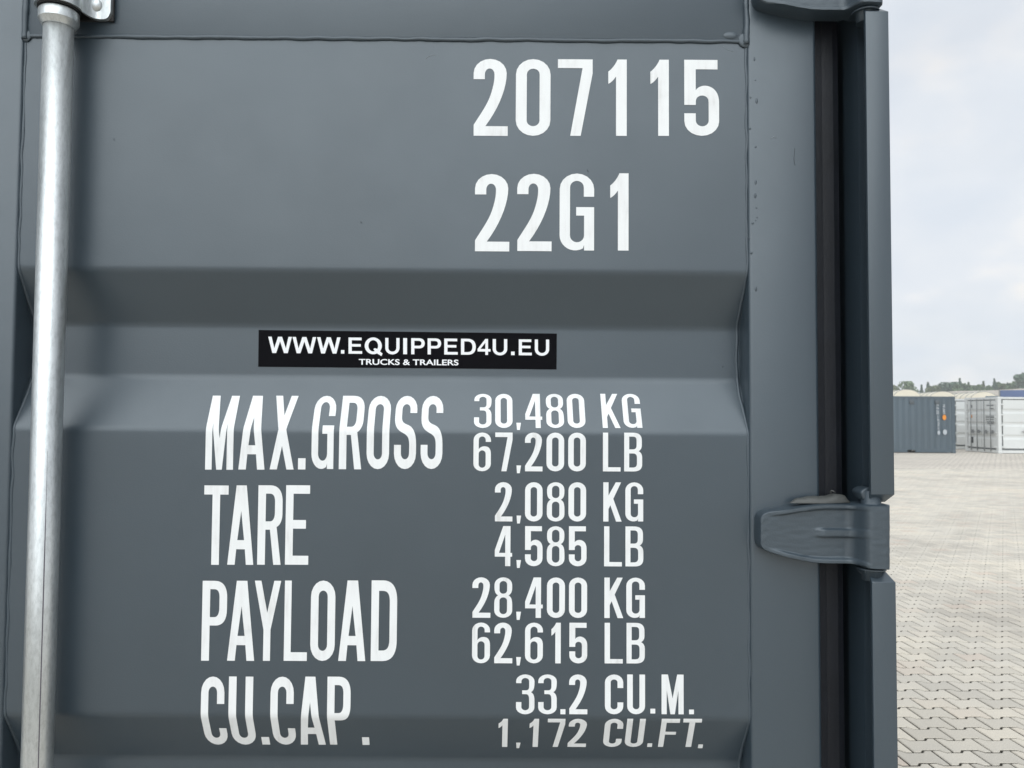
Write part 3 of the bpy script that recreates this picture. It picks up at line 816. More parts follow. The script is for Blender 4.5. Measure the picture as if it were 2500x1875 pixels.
for c, x0, x1 in (('W', 152, 312), ('W', 316, 476), ('W', 482, 640), ('.', 643, 666), ('E', 694, 786), ('Q', 803, 924), ('U', 942, 1038), ('I', 1063, 1089), ('P', 1117, 1208), ('P', 1228, 1319), ('E', 1340, 1431), ('D', 1453, 1553), ('4', 1565, 1652), ('U', 1667, 1765), ('.', 1791, 1815), ('E', 1843, 1931), ('U', 1951, 2048)):
    yt, yb = 116 + (x0 - 152) * 0.0106, 226 + (x0 - 152) * 0.0090
    bm = fill2d(wide_glyph(c))
    if c == '.': yt = yb - 24
    for v in bm.verts:
        q = S2(x0 + v.co.x * (x1 - x0), yb + (yt - yb) * v.co.y + v.co.x * (x1 - x0) * 0.0100)
        v.co = Vector((q.x, ys - 0.0004, q.z)) - wloc(sticker)
    for f in bm.faces:
        f.normal_update()
        if f.normal.y > 0: f.normal_flip()
    nm = 'punctuation_mark' if c == '.' else 'digit' if c == '4' else 'letter'
    me = bpy.data.meshes.new(nm); bm.to_mesh(me); bm.free(); me.materials.append(M['print'])
    o = bpy.data.objects.new(nm, me); col.objects.link(o); o.parent = sticker
font_line('TRUCKS & TRAILERS', S2(763, 304), S2(1436, 309), (S2(900, 265) - S2(900, 304)).length, 0.020, 'lettering', 1.0)

# ---- hinges --------------------------------------------------------------------------------
Z3 = lambda x, y, Y: at_y(1750 + x / 4.424, 1130 + y / 4.424, Y)
def lerp_tab(tab, x):
    if x <= tab[0][0]: return tab[0][1]
    for (a, p), (b, q) in zip(tab, tab[1:]):
        if x <= b: return p + (q - p) * (x - a) / (b - a)
    return tab[-1][1]
def sstep(a, b, x):
    t = max(0, min(1, (x - a) / (b - a))); return t * t * (3 - 2 * t)
HT = [(470, 640), (474, 606), (484, 574), (508, 548), (545, 531), (600, 519), (640, 512), (760, 494), (900, 470), (1050, 450), (1180, 441), (1400, 444), (1560, 455), (1640, 462), (1885, 458)]
HB = [(470, 832), (474, 872), (484, 908), (508, 940), (545, 962), (600, 982), (640, 992), (760, 1022), (900, 1052), (1050, 1078), (1180, 1085), (1400, 1086), (1500, 1096), (1600, 1126), (1660, 1152), (1885, 1164)]
def hinge_mesh():
    m = MB()
    xs = [470, 474, 480, 492, 510, 532, 560, 600, 640, 690] + [690 + 40 * i for i in range(1, 24)] + [1640, 1665, 1700, 1760, 1820, 1860, 1876, 1883, 1885]
    xs = sorted(set(xs))
    NV = 64
    vs_ = [i / NV for i in range(NV + 1)]
    front, rim = [], []
    for x in xs:
        yb = 0.974 - 0.029 * sstep(1400, 1690, x)
        t, b = lerp_tab(HT, x), lerp_tab(HB, x)
        rowp = []
        edge_x = max(0, 1 - (x - 470) / 14) ** 2 if x < 484 else (max(0, (x - 1862) / 23) ** 2 if x > 1862 else 0)
        for v in vs_:
            y = t + (b - t) * v
            d = min(y - t, b - y)                          # distance from the top or bottom edge in crop units
            rib = 0.0
            along = sstep(560, 760, x) * (1 - sstep(1500, 1680, x))
            rib += along * (1 - sstep(44, 66, d))
            cr = sstep(1075, 1125, x) * (1 - sstep(1500, 1670, x))
            mid = 755 + 12 * sstep(1300, 1650, x)
            rib += cr * (1 - sstep(32, 54, abs(y - mid)))
            rnd_e = max(0, 1 - d / 10) ** 2
            yy = yb - 0.0052 * min(1, rib) + 0.0045 * max(rnd_e, edge_x)
            p = Z3(x, y, yb)
            yy += 0.0005 * noise.noise(Vector((x * .02, y * .02, 3)))
            rowp.append((p.x, yy, p.z))
        front.append(rowp)
    m.grid(front, smooth=True, flip=True)
    # side walls back to the stile / pin line
    def back(p, x): return (p[0], 0.9962 if x < 1560 else 0.992, p[2])
    for idx in (0, NV):
        top = [r[idx] for r in front]
        m.grid([top, [back(p, x) for p, x in zip(top, xs)]], smooth=True, flip=(idx == NV))
    m.grid([front[0], [back(p, xs[0]) for p in front[0]]], smooth=True)
    m.grid([front[-1], [back(p, xs[-1]) for p in front[-1]]], smooth=True, flip=True)
    bm_me = m.mesh('hinge', M['cast'], Vector((0, 0, 0)), recalc=False)
    bm = bmesh.new(); bm.from_mesh(bm_me)
    bmesh.ops.remove_doubles(bm, verts=bm.verts, dist=1e-6)
    bmesh.ops.recalc_face_normals(bm, faces=bm.faces)
    bm.to_mesh(bm_me); bm.free()
    try: bm_me.set_sharp_from_angle(angle=math.radians(57))
    except Exception: pass
    return bm_me
h_me = hinge_mesh()
z_mid_bot = Z3(1100, 1081, 0.974).z
z_top_bot = at_y(1800 + 1000 / 5.53, 165 / 5.53, 0.974).z
DZ = z_top_bot - z_mid_bot
piv = Vector((0, 0, 0))
PIN_X = (Z3(1640, 800, 0.945).x + Z3(1885, 800, 0.945).x) / 2
bar_t, bar_b = Z3(1780, 460, .945).z, Z3(1780, 1160, .945).z
for dz in (0.0, DZ, -DZ, 2 * DZ if 2 * DZ + z_mid_bot < 2.4 else -1.45 * DZ):
    h = bpy.data.objects.new('hinge', h_me); col.objects.link(h); h.parent = box
    h.location = Vector((0, 0, dz)) - wloc(box)
    pm = MB().tube([(PIN_X, 0.966, bar_b - 0.016), (PIN_X, 0.966, bar_t + 0.016)], 0.0115, 20)
    pm.tube([(PIN_X, 0.966, bar_b - 0.0012), (PIN_X, 0.966, bar_b - 0.0032)], 0.0165, 24)
    pn = pm.build('hinge_pin', M['cast'])
    pn.parent = h; pn.location = (0, 0, 0)
# sealant squeezed out above the middle hinge
sl = MB()
rows = []
for i in range(25):
    u = i / 24; xx = 790 + 640 * u
    yc = 432 - 8 * u
    hh = (26 + 44 * math.sin(math.pi * min(1, u * 1.02)) ** .7 + 34 * sstep(.55, .8, u) * (1 - sstep(.9, 1.0, u)) + 10 * noise.noise(Vector((u * 9, 2, 1)))) * (sstep(-.02, .10, u)) * (1 - sstep(.93, 1.02, u)) + 2
    r_ = []
    for k in range(13):
        a = math.pi * k / 12
        p = Z3(xx, yc - hh * math.sin(a) * (1 + .1 * noise.noise(Vector((u * 7, a * 3, 5)))), 0.985)
        r_.append((p.x, 0.985 - 0.010 * math.cos(a) * (0.35 + 0.65 * math.sin(math.pi * u)), p.z))
    rows.append(r_)
sl.grid(rows)
sl.build('sealant_lump', M['sealant'], box)
# curl of dried sealant
cp = [Z3(1235, 330, .98), Z3(1228, 312, .979), Z3(1238, 300, .978), Z3(1258, 303, .977), Z3(1280, 322, .977)]
MB().tube(cp, [.0012, .0011, .001, .0009, .0004], 6).build('sealant_curl', M['sealant'], box)

# ---- right corner post with its flanges cut away at the hinges -------------------------------
post = MB()
post.box(XO - 0.006, XO, 0.9905, 1.135, 0.118, 2.473)                       # outer web
post.box(0.412, XO - 0.0065, 1.125, 1.133, 0.118, 2.473)                   # door stop web
post.box(0.4835, XO - 0.0062, 0.993, 1.036, 0.118, 2.473)                 # inner bar
corner_post = post.build('corner_post', M['grey'], box)
FX0 = at_y(2121, 700, 0.95).x
def flange(z0, z1, top_cut=True, bot_cut=True):
    b = 0.0105
    def ring(z, cut):
        ix, iy = (0.0055, 0.0125) if cut else (0, 0)
        return [(FX0 + ix * .3, 0.95 + iy, z), (XO - ix, 0.95 + iy, z), (XO - ix * .4, 0.990, z), (XO - 0.006, 0.990, z), (XO - 0.006, 0.955 + iy * .6, z), (FX0 + ix * .3, 0.955 + iy * .6, z)]
    rr = [ring(z0, bot_cut), ring(z0 + b, False), ring(z1 - b, False), ring(z1, top_cut)]
    m = MB(); n = 6
    vs = [p for r in rr for p in r]
    fs = [(i * n + k, i * n + (k + 1) % n, (i + 1) * n + (k + 1) % n, (i + 1) * n + k) for i in range(3) for k in range(n)]
    fs += [(0, 5, 4, 1), (1, 4, 3, 2)] + [tuple(18 + q for q in t) for t in ((0, 1, 4, 5), (1, 2, 3, 4))]
    m.add(vs, fs)
    o = m.build('flange', M['grey'], corner_post, bevel=0.0013, seg=2)
    return o
zu0 = at_y(2150, 1227, .955).z; zu1 = at_y(2150, 13, .955).z
zl1 = at_y(2150, 1399, .955).z
flange(zu0, zu1)
flange(zl1 - (zu1 - zu0), zl1)
flange(0.125, zl1 - (zu1 - zu0) - (zu0 - zl1), bot_cut=False)
flange(zu1 + (zu0 - zl1), 2.468, top_cut=False)
# cut ends of the flanges, bent in beside the hinge knuckle
for poly in ([(1548, 318), (1572, 290), (1612, 268), (1672, 264), (1682, 345), (1692, 428), (1640, 424), (1578, 396)],
             [(1590, 1150), (1640, 1150), (1690, 1188), (1688, 1285), (1668, 1252), (1622, 1216), (1598, 1190)]):
    pts = [Z3(x, y, 0.962) for x, y in poly]
    m = MB().prism([(p.x, p.z) for p in pts][::-1], 0.9605, 0.986, axis='y')
    m.build('flange_lip', M['cast'], corner_post, bevel=0.002, seg=3)

# ---- lock rod ------------------------------------------------------------------------------
RY, RR = 0.964, 0.0177
RX = (at_y(101.3, 60, RY).x + at_y(179, 72, RY).x + at_y(50, 1871, RY).x + at_y(129, 1871, RY).x) / 4 + 0.001
rod = MB().tube([(RX, RY, 0.03 + 0.06 * 0), (RX, RY, 2.50)], RR, 40).build('lock_rod', M['zinc'], box)
# thin dark strip down the lower half of the rod, fading out upwards
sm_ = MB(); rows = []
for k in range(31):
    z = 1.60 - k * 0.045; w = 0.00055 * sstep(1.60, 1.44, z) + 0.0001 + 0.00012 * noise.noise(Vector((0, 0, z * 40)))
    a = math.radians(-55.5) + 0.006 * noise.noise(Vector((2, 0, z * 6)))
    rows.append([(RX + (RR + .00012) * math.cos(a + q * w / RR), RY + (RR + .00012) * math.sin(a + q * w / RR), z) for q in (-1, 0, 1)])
sm_.grid(rows).build('rod_line', simple('dark_rod_line', (0.10, 0.09, 0.11), 0.6), rod)
cz = at_y(140, 34, RY - 0.022).z
cl = MB()
prof = [(RR, -0.007), (RR + .0012, -0.0065), (0.0222, -0.0005), (0.0236, 0.001), (0.0236, 0.0125), (0.0226, 0.0140), (RR, 0.0140)]
rows = [[(RX + r * math.cos(a), RY + r * math.sin(a), cz + z) for a in [k * math.pi / 20 for k in range(41)]] for r, z in prof]
cl.grid(rows, smooth=True); clo = cl.build('collar', M['zinc'], rod)
try: clo.data.set_sharp_from_angle(angle=math.radians(35))
except Exception: pass
def bracket(z0, h):
    """saddle strap with two riveted feet holding the rod against the door"""
    pts = []
    ri, ro = 0.0250, 0.0282
    xr_foot = at_y(267, 30, 0.985).x
    xl_foot = RX - (xr_foot - RX) * 0.62
    yf = 0.9935
    # outer line then inner line, seen from above
    out = [(xr_foot, yf - 0.006), (RX + 0.040, yf - 0.006)] + bez((RX + .040, yf - .006), (RX + .030, yf - .006), (RX + ro + .001, yf - .020), (RX + ro * .95, RY + .006), 6)
    out += [(RX + ro * math.cos(a), RY + ro * math.sin(a)) for a in [math.radians(-4 - 172 * k / 16) for k in range(17)]]
    out += bez((RX - ro, RY), (RX - ro - .001, yf - .020), (RX - .030, yf - .006), (RX - .036, yf - .006), 6) + [(xl_foot, yf - .006)]
    inn = [(xl_foot, yf), (RX - 0.033, yf)] + bez((RX - .033, yf), (RX - .027, yf - .004), (RX - ri, yf - .02), (RX - ri, RY), 6)
    inn += [(RX + ri * math.cos(a), RY + ri * math.sin(a)) for a in [math.radians(180 + 180 * k / 16) for k in range(1, 17)]]
    inn += bez((RX + ri, RY), (RX + ri, yf - .02), (RX + .027, yf - .004), (RX + .036, yf), 6) + [(xr_foot, yf)]
    m = MB(); poly = out + inn
    n = len(out); k2 = len(inn)
    # strip between the two lines
    import itertools
    def samp(line, t):
        L = [0.0]
        for a, b in zip(line, line[1:]): L.append(L[-1] + math.hypot(b[0] - a[0], b[1] - a[1]))
        s = t * L[-1]
        for i in range(len(line) - 1):
            if s <= L[i + 1] + 1e-12:
                u = (s - L[i]) / max(L[i + 1] - L[i], 1e-9); return (line[i][0] + (line[i + 1][0] - line[i][0]) * u, line[i][1] + (line[i + 1][1] - line[i][1]) * u)
        return line[-1]
    NS = 60
    o_ = [samp(out, i / NS) for i in range(NS + 1)]; i_ = [samp(inn[::-1], i / NS) for i in range(NS + 1)]
    def zb(p):                                              # rounded lower and upper corners of the feet
        e = 0.0095
        d = min(abs(p[0] - xr_foot), abs(p[0] - xl_foot))
        return e - math.sqrt(max(0, e * e - (e - d) ** 2)) if d < e else 0.0
    A_ = [(p[0], p[1], z0 + zb(p)) for p in o_]; B_ = [(p[0], p[1], z0 + h - zb(p)) for p in o_]
    C_ = [(p[0], p[1], z0 + zb(q)) for p, q in zip(i_, o_)]; D_ = [(p[0], p[1], z0 + h - zb(q)) for p, q in zip(i_, o_)]
    m.grid([A_, B_, D_, C_, A_], smooth=True)
    m.add([A_[0], B_[0], D_[0], C_[0]], [(0, 1, 2, 3)]); m.add([A_[-1], B_[-1], D_[-1], C_[-1]], [(0, 3, 2, 1)])
    br = m.build('bracket', M['zinc'], rod)
    try: br.data.set_sharp_from_angle(angle=math.radians(40))
    except Exception: pass
    bs = MB().tube([(RX, RY, z0 - 0.0022), (RX, RY, z0 + h + 0.002)], ri - 0.0004, 32)
    bs.build('bushing', M['black_plastic'], rod)
    pad = MB().box(xl_foot + .002, xr_foot + .0012, yf + 0.0002, 0.9975, z0 + 0.0005, z0 + h - 0.002).build('pad', M['black_plastic'], rod, bevel=0.0012, seg=3)
    # rivets
    for zz in (z0 + 0.0185, z0 + h - 0.0185):
        for xx in (xr_foot - 0.0205, xl_foot + 0.014):
            rm = MB(); rows = []
            for i in range(8):
                t = i / 7 * math.pi / 2
                rows.append([(xx + .0098 * math.cos(t) * math.cos(a), yf - .006 - .0058 * math.sin(t), zz + .0098 * math.cos(t) * math.sin(a)) for a in [k * math.pi / 12 for k in range(25)]])
            rm.grid(rows); rm.build('rivet', M['zinc'], rod)
bz = at_y(235, 47, 0.988).z
bracket(bz, 0.085)
bracket(0.62, 0.085)

# ---- the rest of the container ---------------------------------------------------------------
# second door leaf with its frame and rod
d2l, d2r = XW + 0.0715 + 0.092, -0.718 - 0.096
door2 = door_panel(d2l - .002, d2r + .002, box)
stile(d2r, -0.718, 0.13, 2.435, door2); stile(XW + 0.0715, d2l, 0.13, 2.435, door2)
for z0, z1 in ((PTOP, 2.435), (0.13, PBOT)):
    MB().box(d2l + .0005, d2r - .0005, 0.998, 1.045, z0, z1).build('rail', M['grey'], door2, bevel=0.003)
MB().box(-0.7178, -0.7122, 1.006, 1.030, 0.14, 2.43).build('door_seal', M['rubber'], door2)
MB().tube([(2 * -0.715 - RX, RY, 0.03), (2 * -0.715 - RX, RY, 2.50)], RR, 24).build('lock_rod', M['zinc'], box)
MB().box(XW, XO, 0.985, 1.09, 2.474, HGT - 0.004).build('door_header', M['grey'], box, bevel=0.004)
MB().box(XW, XO, 0.985, 1.10, 0.004, 0.117).build('door_sill', M['grey'], box, bevel=0.004)
MB().box(XW, XW + 0.070, 0.955, 1.075, 0.118, 2.473).build('corner_post', M['grey'], box, bevel=0.003)
for x0 in (XW, XO - 0.11):
    MB().box(x0, x0 + 0.11, YP + LEN - 0.11, YP + LEN, 0.118, 2.473).build('corner_post', M['grey'], box, bevel=0.004)
def corrugated(x, y0, y1, z0, z1, sgn, parent, mat, depth=0.036, per=0.278, along='y', local=False):
    """trapezoid-profile wall sheet"""
    L = y1 - y0; n = int(L / per); pr = L / n
    pts = []
    for i in range(n):
        b = y0 + i * pr
        pts += [(b, 0), (b + pr * .25, 0), (b + pr * .5, 1), (b + pr * .75, 1)]
    pts.append((y1, 0))
    if along == 'y': g = lambda p, z: (x - sgn * depth * p[1], p[0], z)
    else: g = lambda p, z: (p[0], x - sgn * depth * p[1], z)
    m = MB().grid([[g(p, z0) for p in pts], [g(p, z1) for p in pts]], smooth=False)
    return m
corrugated(XO - 0.004, 1.14, YP + LEN - 0.10, 0.16, 2.53, 1, box, M['grey']).build('side_wall', M['grey'], box)
corrugated(XW + 0.004, 1.14, YP + LEN - 0.10, 0.16, 2.53, -1, box, M['grey']).build('side_wall', M['grey'], box)
corrugated(YP + LEN - 0.004, XW + 0.1, XO - 0.1, 0.16, 2.53, 1, box, M['grey'], along='x').build('front_wall', M['grey'], box)
for x0 in (XW, XO - 0.05):
    MB().box(x0, x0 + 0.05, 1.105, YP + LEN - 0.115, 0.02, 0.158).build('bottom_rail', M['grey'], box)
    MB().box(x0, x0 + 0.05, 1.095, YP + LEN - 0.115, 2.531, HGT - 0.008).build('top_rail', M['grey'], box)
MB().box(XW + 0.052, XO - 0.052, 1.095, YP + LEN - 0.115, 2.545, 2.565).build('roof', M['grey'], box)
MB().box(XW + 0.052, XO - 0.052, 1.105, YP + LEN - 0.115, 0.10, 0.156).build('floor', M['dark'], box)
for xx in (XW - 0.002, XO - 0.160):
    for yy in (0.98, YP + LEN - 0.176):
        for zz in (0.0, HGT - 0.118):
            MB().box(xx, xx + 0.162, yy, yy + 0.178, zz, zz + 0.118).build('corner_casting', M['cast'], box, bevel=0.008)

# ------------------------------------------------------------------ containers across the yard (local frame: x along the side facing us, y away, z up)
def frame_parts(root, L, W, H, mat, casting_mat):
    for x in (0, L - 0.16):
        for y in (0, W - 0.16):
            MB().box(x, x + 0.16, y, y + 0.16, 0.118, H - 0.118).build('corner_post', mat, root, local=True)
            for z in (0, H - 0.118):
                MB().box(x - .004, x + 0.174, y - .004, y + 0.166, z, z + 0.118).build('corner_casting', casting_mat, root, local=True, bevel=0.012)
    for y in (0.012, W - 0.072):
        MB().box(0.176, L - 0.176, y, y + 0.06, H - 0.10, H - 0.01).build('top_rail', mat, root, local=True)
    MB().box(0.17, L - 0.17, 0.075, W - 0.075, H - 0.05, H - 0.03).build('roof', mat, root, local=True)
    for y in (W - 0.06,):
        MB().box(0.176, L - 0.176, y, y + 0.05, 0.02, 0.158).build('bottom_rail', mat, root, local=True)
    for x in (0.01, L - 0.06):
        MB().box(x, x + 0.05, 0.17, W - 0.17, 0.02, 0.158).build('sill', mat, root, local=True)
        MB().box(x, x + 0.05, 0.17, W - 0.17, H - 0.12, H - 0.01).build('header', mat, root, local=True)

W, H = 2.438, 2.591
# grey container opposite
gR = at_z(2333.5, 1106.5)
gbox = empty('shipping_container', (gR.x - LEN, gR.y, 0), 0.0)
tag(gbox, 'slate grey container with orange round decal and upright white lettering on its side', 'container')
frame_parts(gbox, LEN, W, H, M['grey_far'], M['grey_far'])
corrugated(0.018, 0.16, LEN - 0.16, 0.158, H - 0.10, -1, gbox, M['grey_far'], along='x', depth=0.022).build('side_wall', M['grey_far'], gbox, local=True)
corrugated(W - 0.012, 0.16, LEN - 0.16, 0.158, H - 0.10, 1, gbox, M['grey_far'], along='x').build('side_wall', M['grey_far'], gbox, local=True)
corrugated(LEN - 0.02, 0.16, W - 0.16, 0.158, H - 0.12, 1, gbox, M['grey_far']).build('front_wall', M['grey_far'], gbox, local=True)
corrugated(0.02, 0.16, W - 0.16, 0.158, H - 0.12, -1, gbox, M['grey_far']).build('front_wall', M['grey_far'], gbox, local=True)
# bottom side rail broken by the two fork pockets
px_ = [(0.176, 1.84), (2.20, 3.86), (4.22, LEN - 0.176)]
for a, b in px_:
    MB().box(a, b, 0.004, 0.054, 0.03, 0.158).build('bottom_rail', M['grey_far'], gbox, local=True)
for a in (1.842, 3.862):
    m = MB(); m.box(a, a + 0.356, 0.30, W - 0.3, 0.02, 0.150)
    m.build('fork_pocket', M['dark'], gbox, local=True)
    MB().box(a, a + 0.356, 0.006, 0.052, 0.138, 0.158).build('bottom_rail', M['grey_far'], gbox, local=True)
for px in (2226.0, 2288.5):
    p = at_y(px, 981, gR.y)
    vm = MB().box(p.x - gbox.location.x - .10, p.x - gbox.location.x + .10, -0.020, 0.05, 2.23, 2.40)
    vm.box(p.x - gbox.location.x - .07, p.x - gbox.location.x + .07, -0.030, -0.018, 2.255, 2.27); vm.box(p.x - gbox.location.x - .07, p.x - gbox.location.x + .07, -0.030, -0.018, 2.32, 2.335)
    vm.build('air_vent', paint('vent_grey', (0.05, 0.062, 0.07), bump=0, specks=False), gbox, local=True, bevel=0.01)
M['mark'] = simple('pale_marking', (0.42, 0.45, 0.48), .6)
def far_mark(x0, x1, y0, y1, mat, name, n, seed):
    """upright column of small white characters, too far away to read: little strokes"""
    r = random.Random(seed); m = MB()
    a = at_y(x0, y0, gR.y); b = at_y(x1, y1, gR.y)
    X0, X1, Zt, Zb = a.x - gbox.location.x, b.x - gbox.location.x, a.z, b.z
    h = (Zt - Zb) / n; yq = -0.022
    for k in range(n):
        z1 = Zt - k * h; z0 = z1 - h * 0.80
        kind = r.randint(0, 3); w = X1 - X0; t = w * 0.30
        m.box(X0, X1, yq, yq + .003, z0, z0 + h * .22)
        if kind != 0: m.box(X0, X1, yq, yq + .003, z1 - h * .22, z1 - h*.02)
        m.box(X0 + (0 if kind != 1 else w - t), X0 + (t if kind != 1 else w), yq, yq + .003, z0 + h * .225, z1 - h * .225)
        if kind in (2, 3): m.box(X1 - t, X1, yq, yq + .003, z0 + h * .225, z1 - h * .225)
    # the lettering is painted on a flat marking plate fixed to the ribs
    m.build(name, mat, gbox, local=True)
mk = (2250, 970, 11.85)
fx = lambda x: mk[0] + x / mk[2]
fy = lambda y: mk[1] + y / mk[2]
far_mark(fx(420), fx(492), fy(205), fy(500), M['mark'], 'marking', 6, 1)
far_mark(fx(444), fx(505), fy(515), fy(690), M['mark'], 'marking', 4, 2)
far_mark(fx(455), fx(508), fy(700), fy(935), M['mark'], 'marking', 7, 3)
far_mark(fx(605), fx(672), fy(205), fy(495), M['mark'], 'marking', 6, 4)
def disc(cx_, cy_, rw, rh, mat, name, y=-0.024, n=24, lump=0.0):
    p = at_y(fx(cx_), fy(cy_), gR.y); k = gR.y / F_PX / mk[2]
    m = MB().prism([(p.x - gbox.location.x + rw * k * math.cos(2 * math.pi * i / n) * (1 + lump * math.sin(3 * i)), p.z + rh * k * math.sin(2 * math.pi * i / n)) for i in range(n)][::-1], y, y + 0.003, axis='y')
    return m.build(name, mat, gbox, local=True)
disc(650, 582, 54, 78, M['orange'], 'round_decal')
disc(668, 1005, 60, 78, M['mark'], 'emblem', lump=.12)
disc(490, 1020, 40, 62, M['mark'], 'emblem', lump=.10)

# white side-opening containers
def far_panel(m, fx0, fx1, z0, z1, place, d=0.03):
    """door sheet with three pressed grooves"""
    zs = [z1]
    hh = z1 - z0
    rows = [(z1, 0)]
    for c in (0.77, 0.50, 0.235):
        zc_ = z0 + hh * c
        rows += [(zc_ + .115, 0), (zc_ + .04, 1), (zc_ - .04, 1), (zc_ - .115, 0)]
    rows.append((z0, 0))
    m.grid([[place(fx0, z, d * k), place(fx1, z, d * k)] for z, k in rows], smooth=False, flip=False)
def white_container(loc, rz, label, rods_on_side):
    root = empty('shipping_container', loc, rz)
    tag(root, label, 'container', 'white side-opening containers')
    mat = M['white_far']
    frame_parts(root, LEN, W, H, mat, mat)
    corrugated(W - 0.012, 0.16, LEN - 0.16, 0.158, H - 0.10, 1, root, mat, along='x').build('side_wall', mat, root, local=True)
    corrugated(LEN - 0.02, 0.16, W - 0.16, 0.158, H - 0.12, 1, root, mat).build('front_wall', mat, root, local=True)
    # inner liner behind the door gaps
    MB().box(0.165, LEN - 0.165, 0.085, 0.095, 0.16, H - 0.105).build('door_seal', M['steel_far'], root, local=True)
    MB().box(0.085, 0.095, 0.165, W - 0.165, 0.16, H - 0.125).build('door_seal', M['steel_far'], root, local=True)
    MB().box(0.176, LEN - 0.176, 0.012, 0.072, 0.02, 0.150).build('bottom_rail', mat, root, local=True)
    # four leaves along the side, two in the end
    side = lambda a, z, d: (a, 0.022 + d, z)
    end = lambda a, z, d: (0.022 + d, a, z)
    wleaf = (LEN - 0.44) / 4
    for k in range(4):
        a = 0.22 + k * wleaf + 0.012; b = a + wleaf - 0.024
        m = MB(); far_panel(m, a, b, 0.235, H - 0.145, side)
        lf = m.build('door', mat, root, local=True)
        if k % 2 == 1 or k == 0:
            xr_ = b - 0.10 if k % 2 == 0 else a + 0.10
        else: xr_ = b - .10
        rd = MB().tube([(xr_, -0.025, 0.10), (xr_, -0.025, H - 0.06)], 0.018, 8).build('lock_rod', M['steel_far'], lf, local=True)
        hd = MB().tube([(xr_, -0.045, 1.02), (xr_ - 0.48, -0.045, 1.00)], 0.014, 6); hd.box(xr_ - 0.34, xr_ - 0.22, -0.05, -0.02, 0.93, 1.07)
        hd.build('handle', M['steel_far'], lf, local=True)
    for k, (a, b) in enumerate(((0.20, W / 2 - 0.008), (W / 2 + 0.008, W - 0.20))):
        m = MB(); far_panel(m, a, b, 0.235, H - 0.165, end)
        lf = m.build('door', mat, root, local=True)
        for q in ((0.30, 0.75) if k == 0 else (0.25, 0.70)):
            y = a + (b - a) * q
            MB().tube([(-0.025, y, 0.08), (-0.025, y, H - 0.08)], 0.020, 8).build('lock_rod', M['steel_far'], lf, local=True)
            hd = MB().tube([(-0.045, y, 1.00), (-0.045, y - 0.34, 0.98)], 0.014, 6); hd.box(-0.05, -0.02, y - .20, y - .08, 0.90, 1.06)
            hd.build('handle', M['steel_far'], lf, local=True)
            MB().box(-0.05, 0.0, y - .04, y + .04, 0.16, 0.22).build('bracket', M['steel_far'], lf, local=True)
        if k == 0:
            for (zz, hh, y0, y1) in ((2.17, .06, .12, .62), (2.03, .05, .12, .42), (1.69, .03, .10, .70), (1.62, .05, .10, .34), (1.62, .05, .42, .68), (1.52, .05, .12, .36), (1.52, .05, .45, .68), (1.42, .05, .12, .62), (1.34, .05, .14, .58)):
                MB().box(0.014, 0.020, a + y0, a + y1, zz, zz + hh).build('marking', M['steel_far'], lf, local=True)
        else:
            MB().box(0.014, 0.020, b - .40, b - .22, 0.42, 0.70).build('data_plate', M['dark'], lf, local=True)
            MB().box(0.014, 0.020, b - .34, b - .24, 1.62, 1.76).build('round_decal', M['orange'], lf, local=True)
            MB().box(0.014, 0.020, b - .36, b - .28, 2.10, 2.24).build('marking', M['steel_far'], lf, local=True)
    # hinge knuckles beside the corner posts, dark gap behind them
    for z in (0.30, 0.83, 1.30, 1.77, 2.24):
        MB().box(0.150, 0.255, -0.028, 0.016, z - .035, z + .035).build('hinge', mat, root, local=True, bevel=0.008)
        MB().box(LEN - 0.255, LEN - 0.150, -0.028, 0.016, z - .035, z + .035).build('hinge', mat, root, local=True, bevel=0.008)
    for z in (0.30, 0.95, 1.65, 2.28):
        MB().box(-0.028, 0.016, 0.150, 0.235, z - .035, z + .035).build('hinge', mat, root, local=True, bevel=0.008)
        MB().box(-0.028, 0.016, W - 0.235, W - 0.150, z - .035, z + .035).build('hinge', mat, root, local=True, bevel=0.008)
    return root
wc = at_z(2320 + 1400 / 11.85, 980 + 1510 / 11.85)
white_container((wc.x, wc.y, 0), 0.0, 'white side-opening container showing its end doors and a small dark data plate', True)
w2 = at_z(2320 + 190 / 11.85, 980 + 1385 / 11.85)
white_container((w2.x - 0.23, w2.y, 0), 0.0, 'white container partly hidden between the grey container and another white one', True)

# ------------------------------------------------------------------ trailers, bank and trees behind
def tarp_trailer(px, py, Y, label):
    """tipper trailer under an arched cream sheet; local y runs away from us"""
    p = at_y(px, py, Y)
    root = empty('covered_trailer', (p.x, Y, 0), math.radians(-10))
    tag(root, label, 'trailer', 'trailers under arched cream sheets')
    hw, L, top = 1.22, 6.5, p.z
    spring = top - 0.80
    MB().box(-hw + .02, hw - .02, 0.02, L - .02, 1.35, spring).build('body', M['tarp'], root, local=True, bevel=0.03)
    arc = [(hw * math.cos(a), spring + (top - spring) * math.sin(a)) for a in [math.pi * k / 20 for k in range(21)]]
    m = MB().grid([[(x, y, z + 0.012 * math.sin(y * 7)) for x, z in arc] for y in [L * j / 30 for j in range(31)]], smooth=True)
    m.add([(x, 0, z) for x, z in arc], [tuple(range(21))]); m.add([(x, L, z) for x, z in arc], [tuple(range(21))[::-1]])
    m.build('cover', M['tarp'], root, local=True)
    for j in range(6):
        y = 0.06 + (L - .12) * j / 5
        MB().tube([(x * 1.012, y, z + 0.03) for x, z in arc], 0.022, 6).build('hoop', M['steel_far'], root, local=True)
    MB().box(-0.5, 0.5, 0.1, L - 0.1, 0.95, 1.34).build('chassis', M['steel_far'], root, local=True)
    for y in (1.2, 2.5, 3.8):
        for x in (-1.2, 0.9):
            MB().tube([(x, y, 0.5), (x + .3, y, 0.5)], 0.5, 20).build('wheel', M['tyre'], root, local=True)
    return root
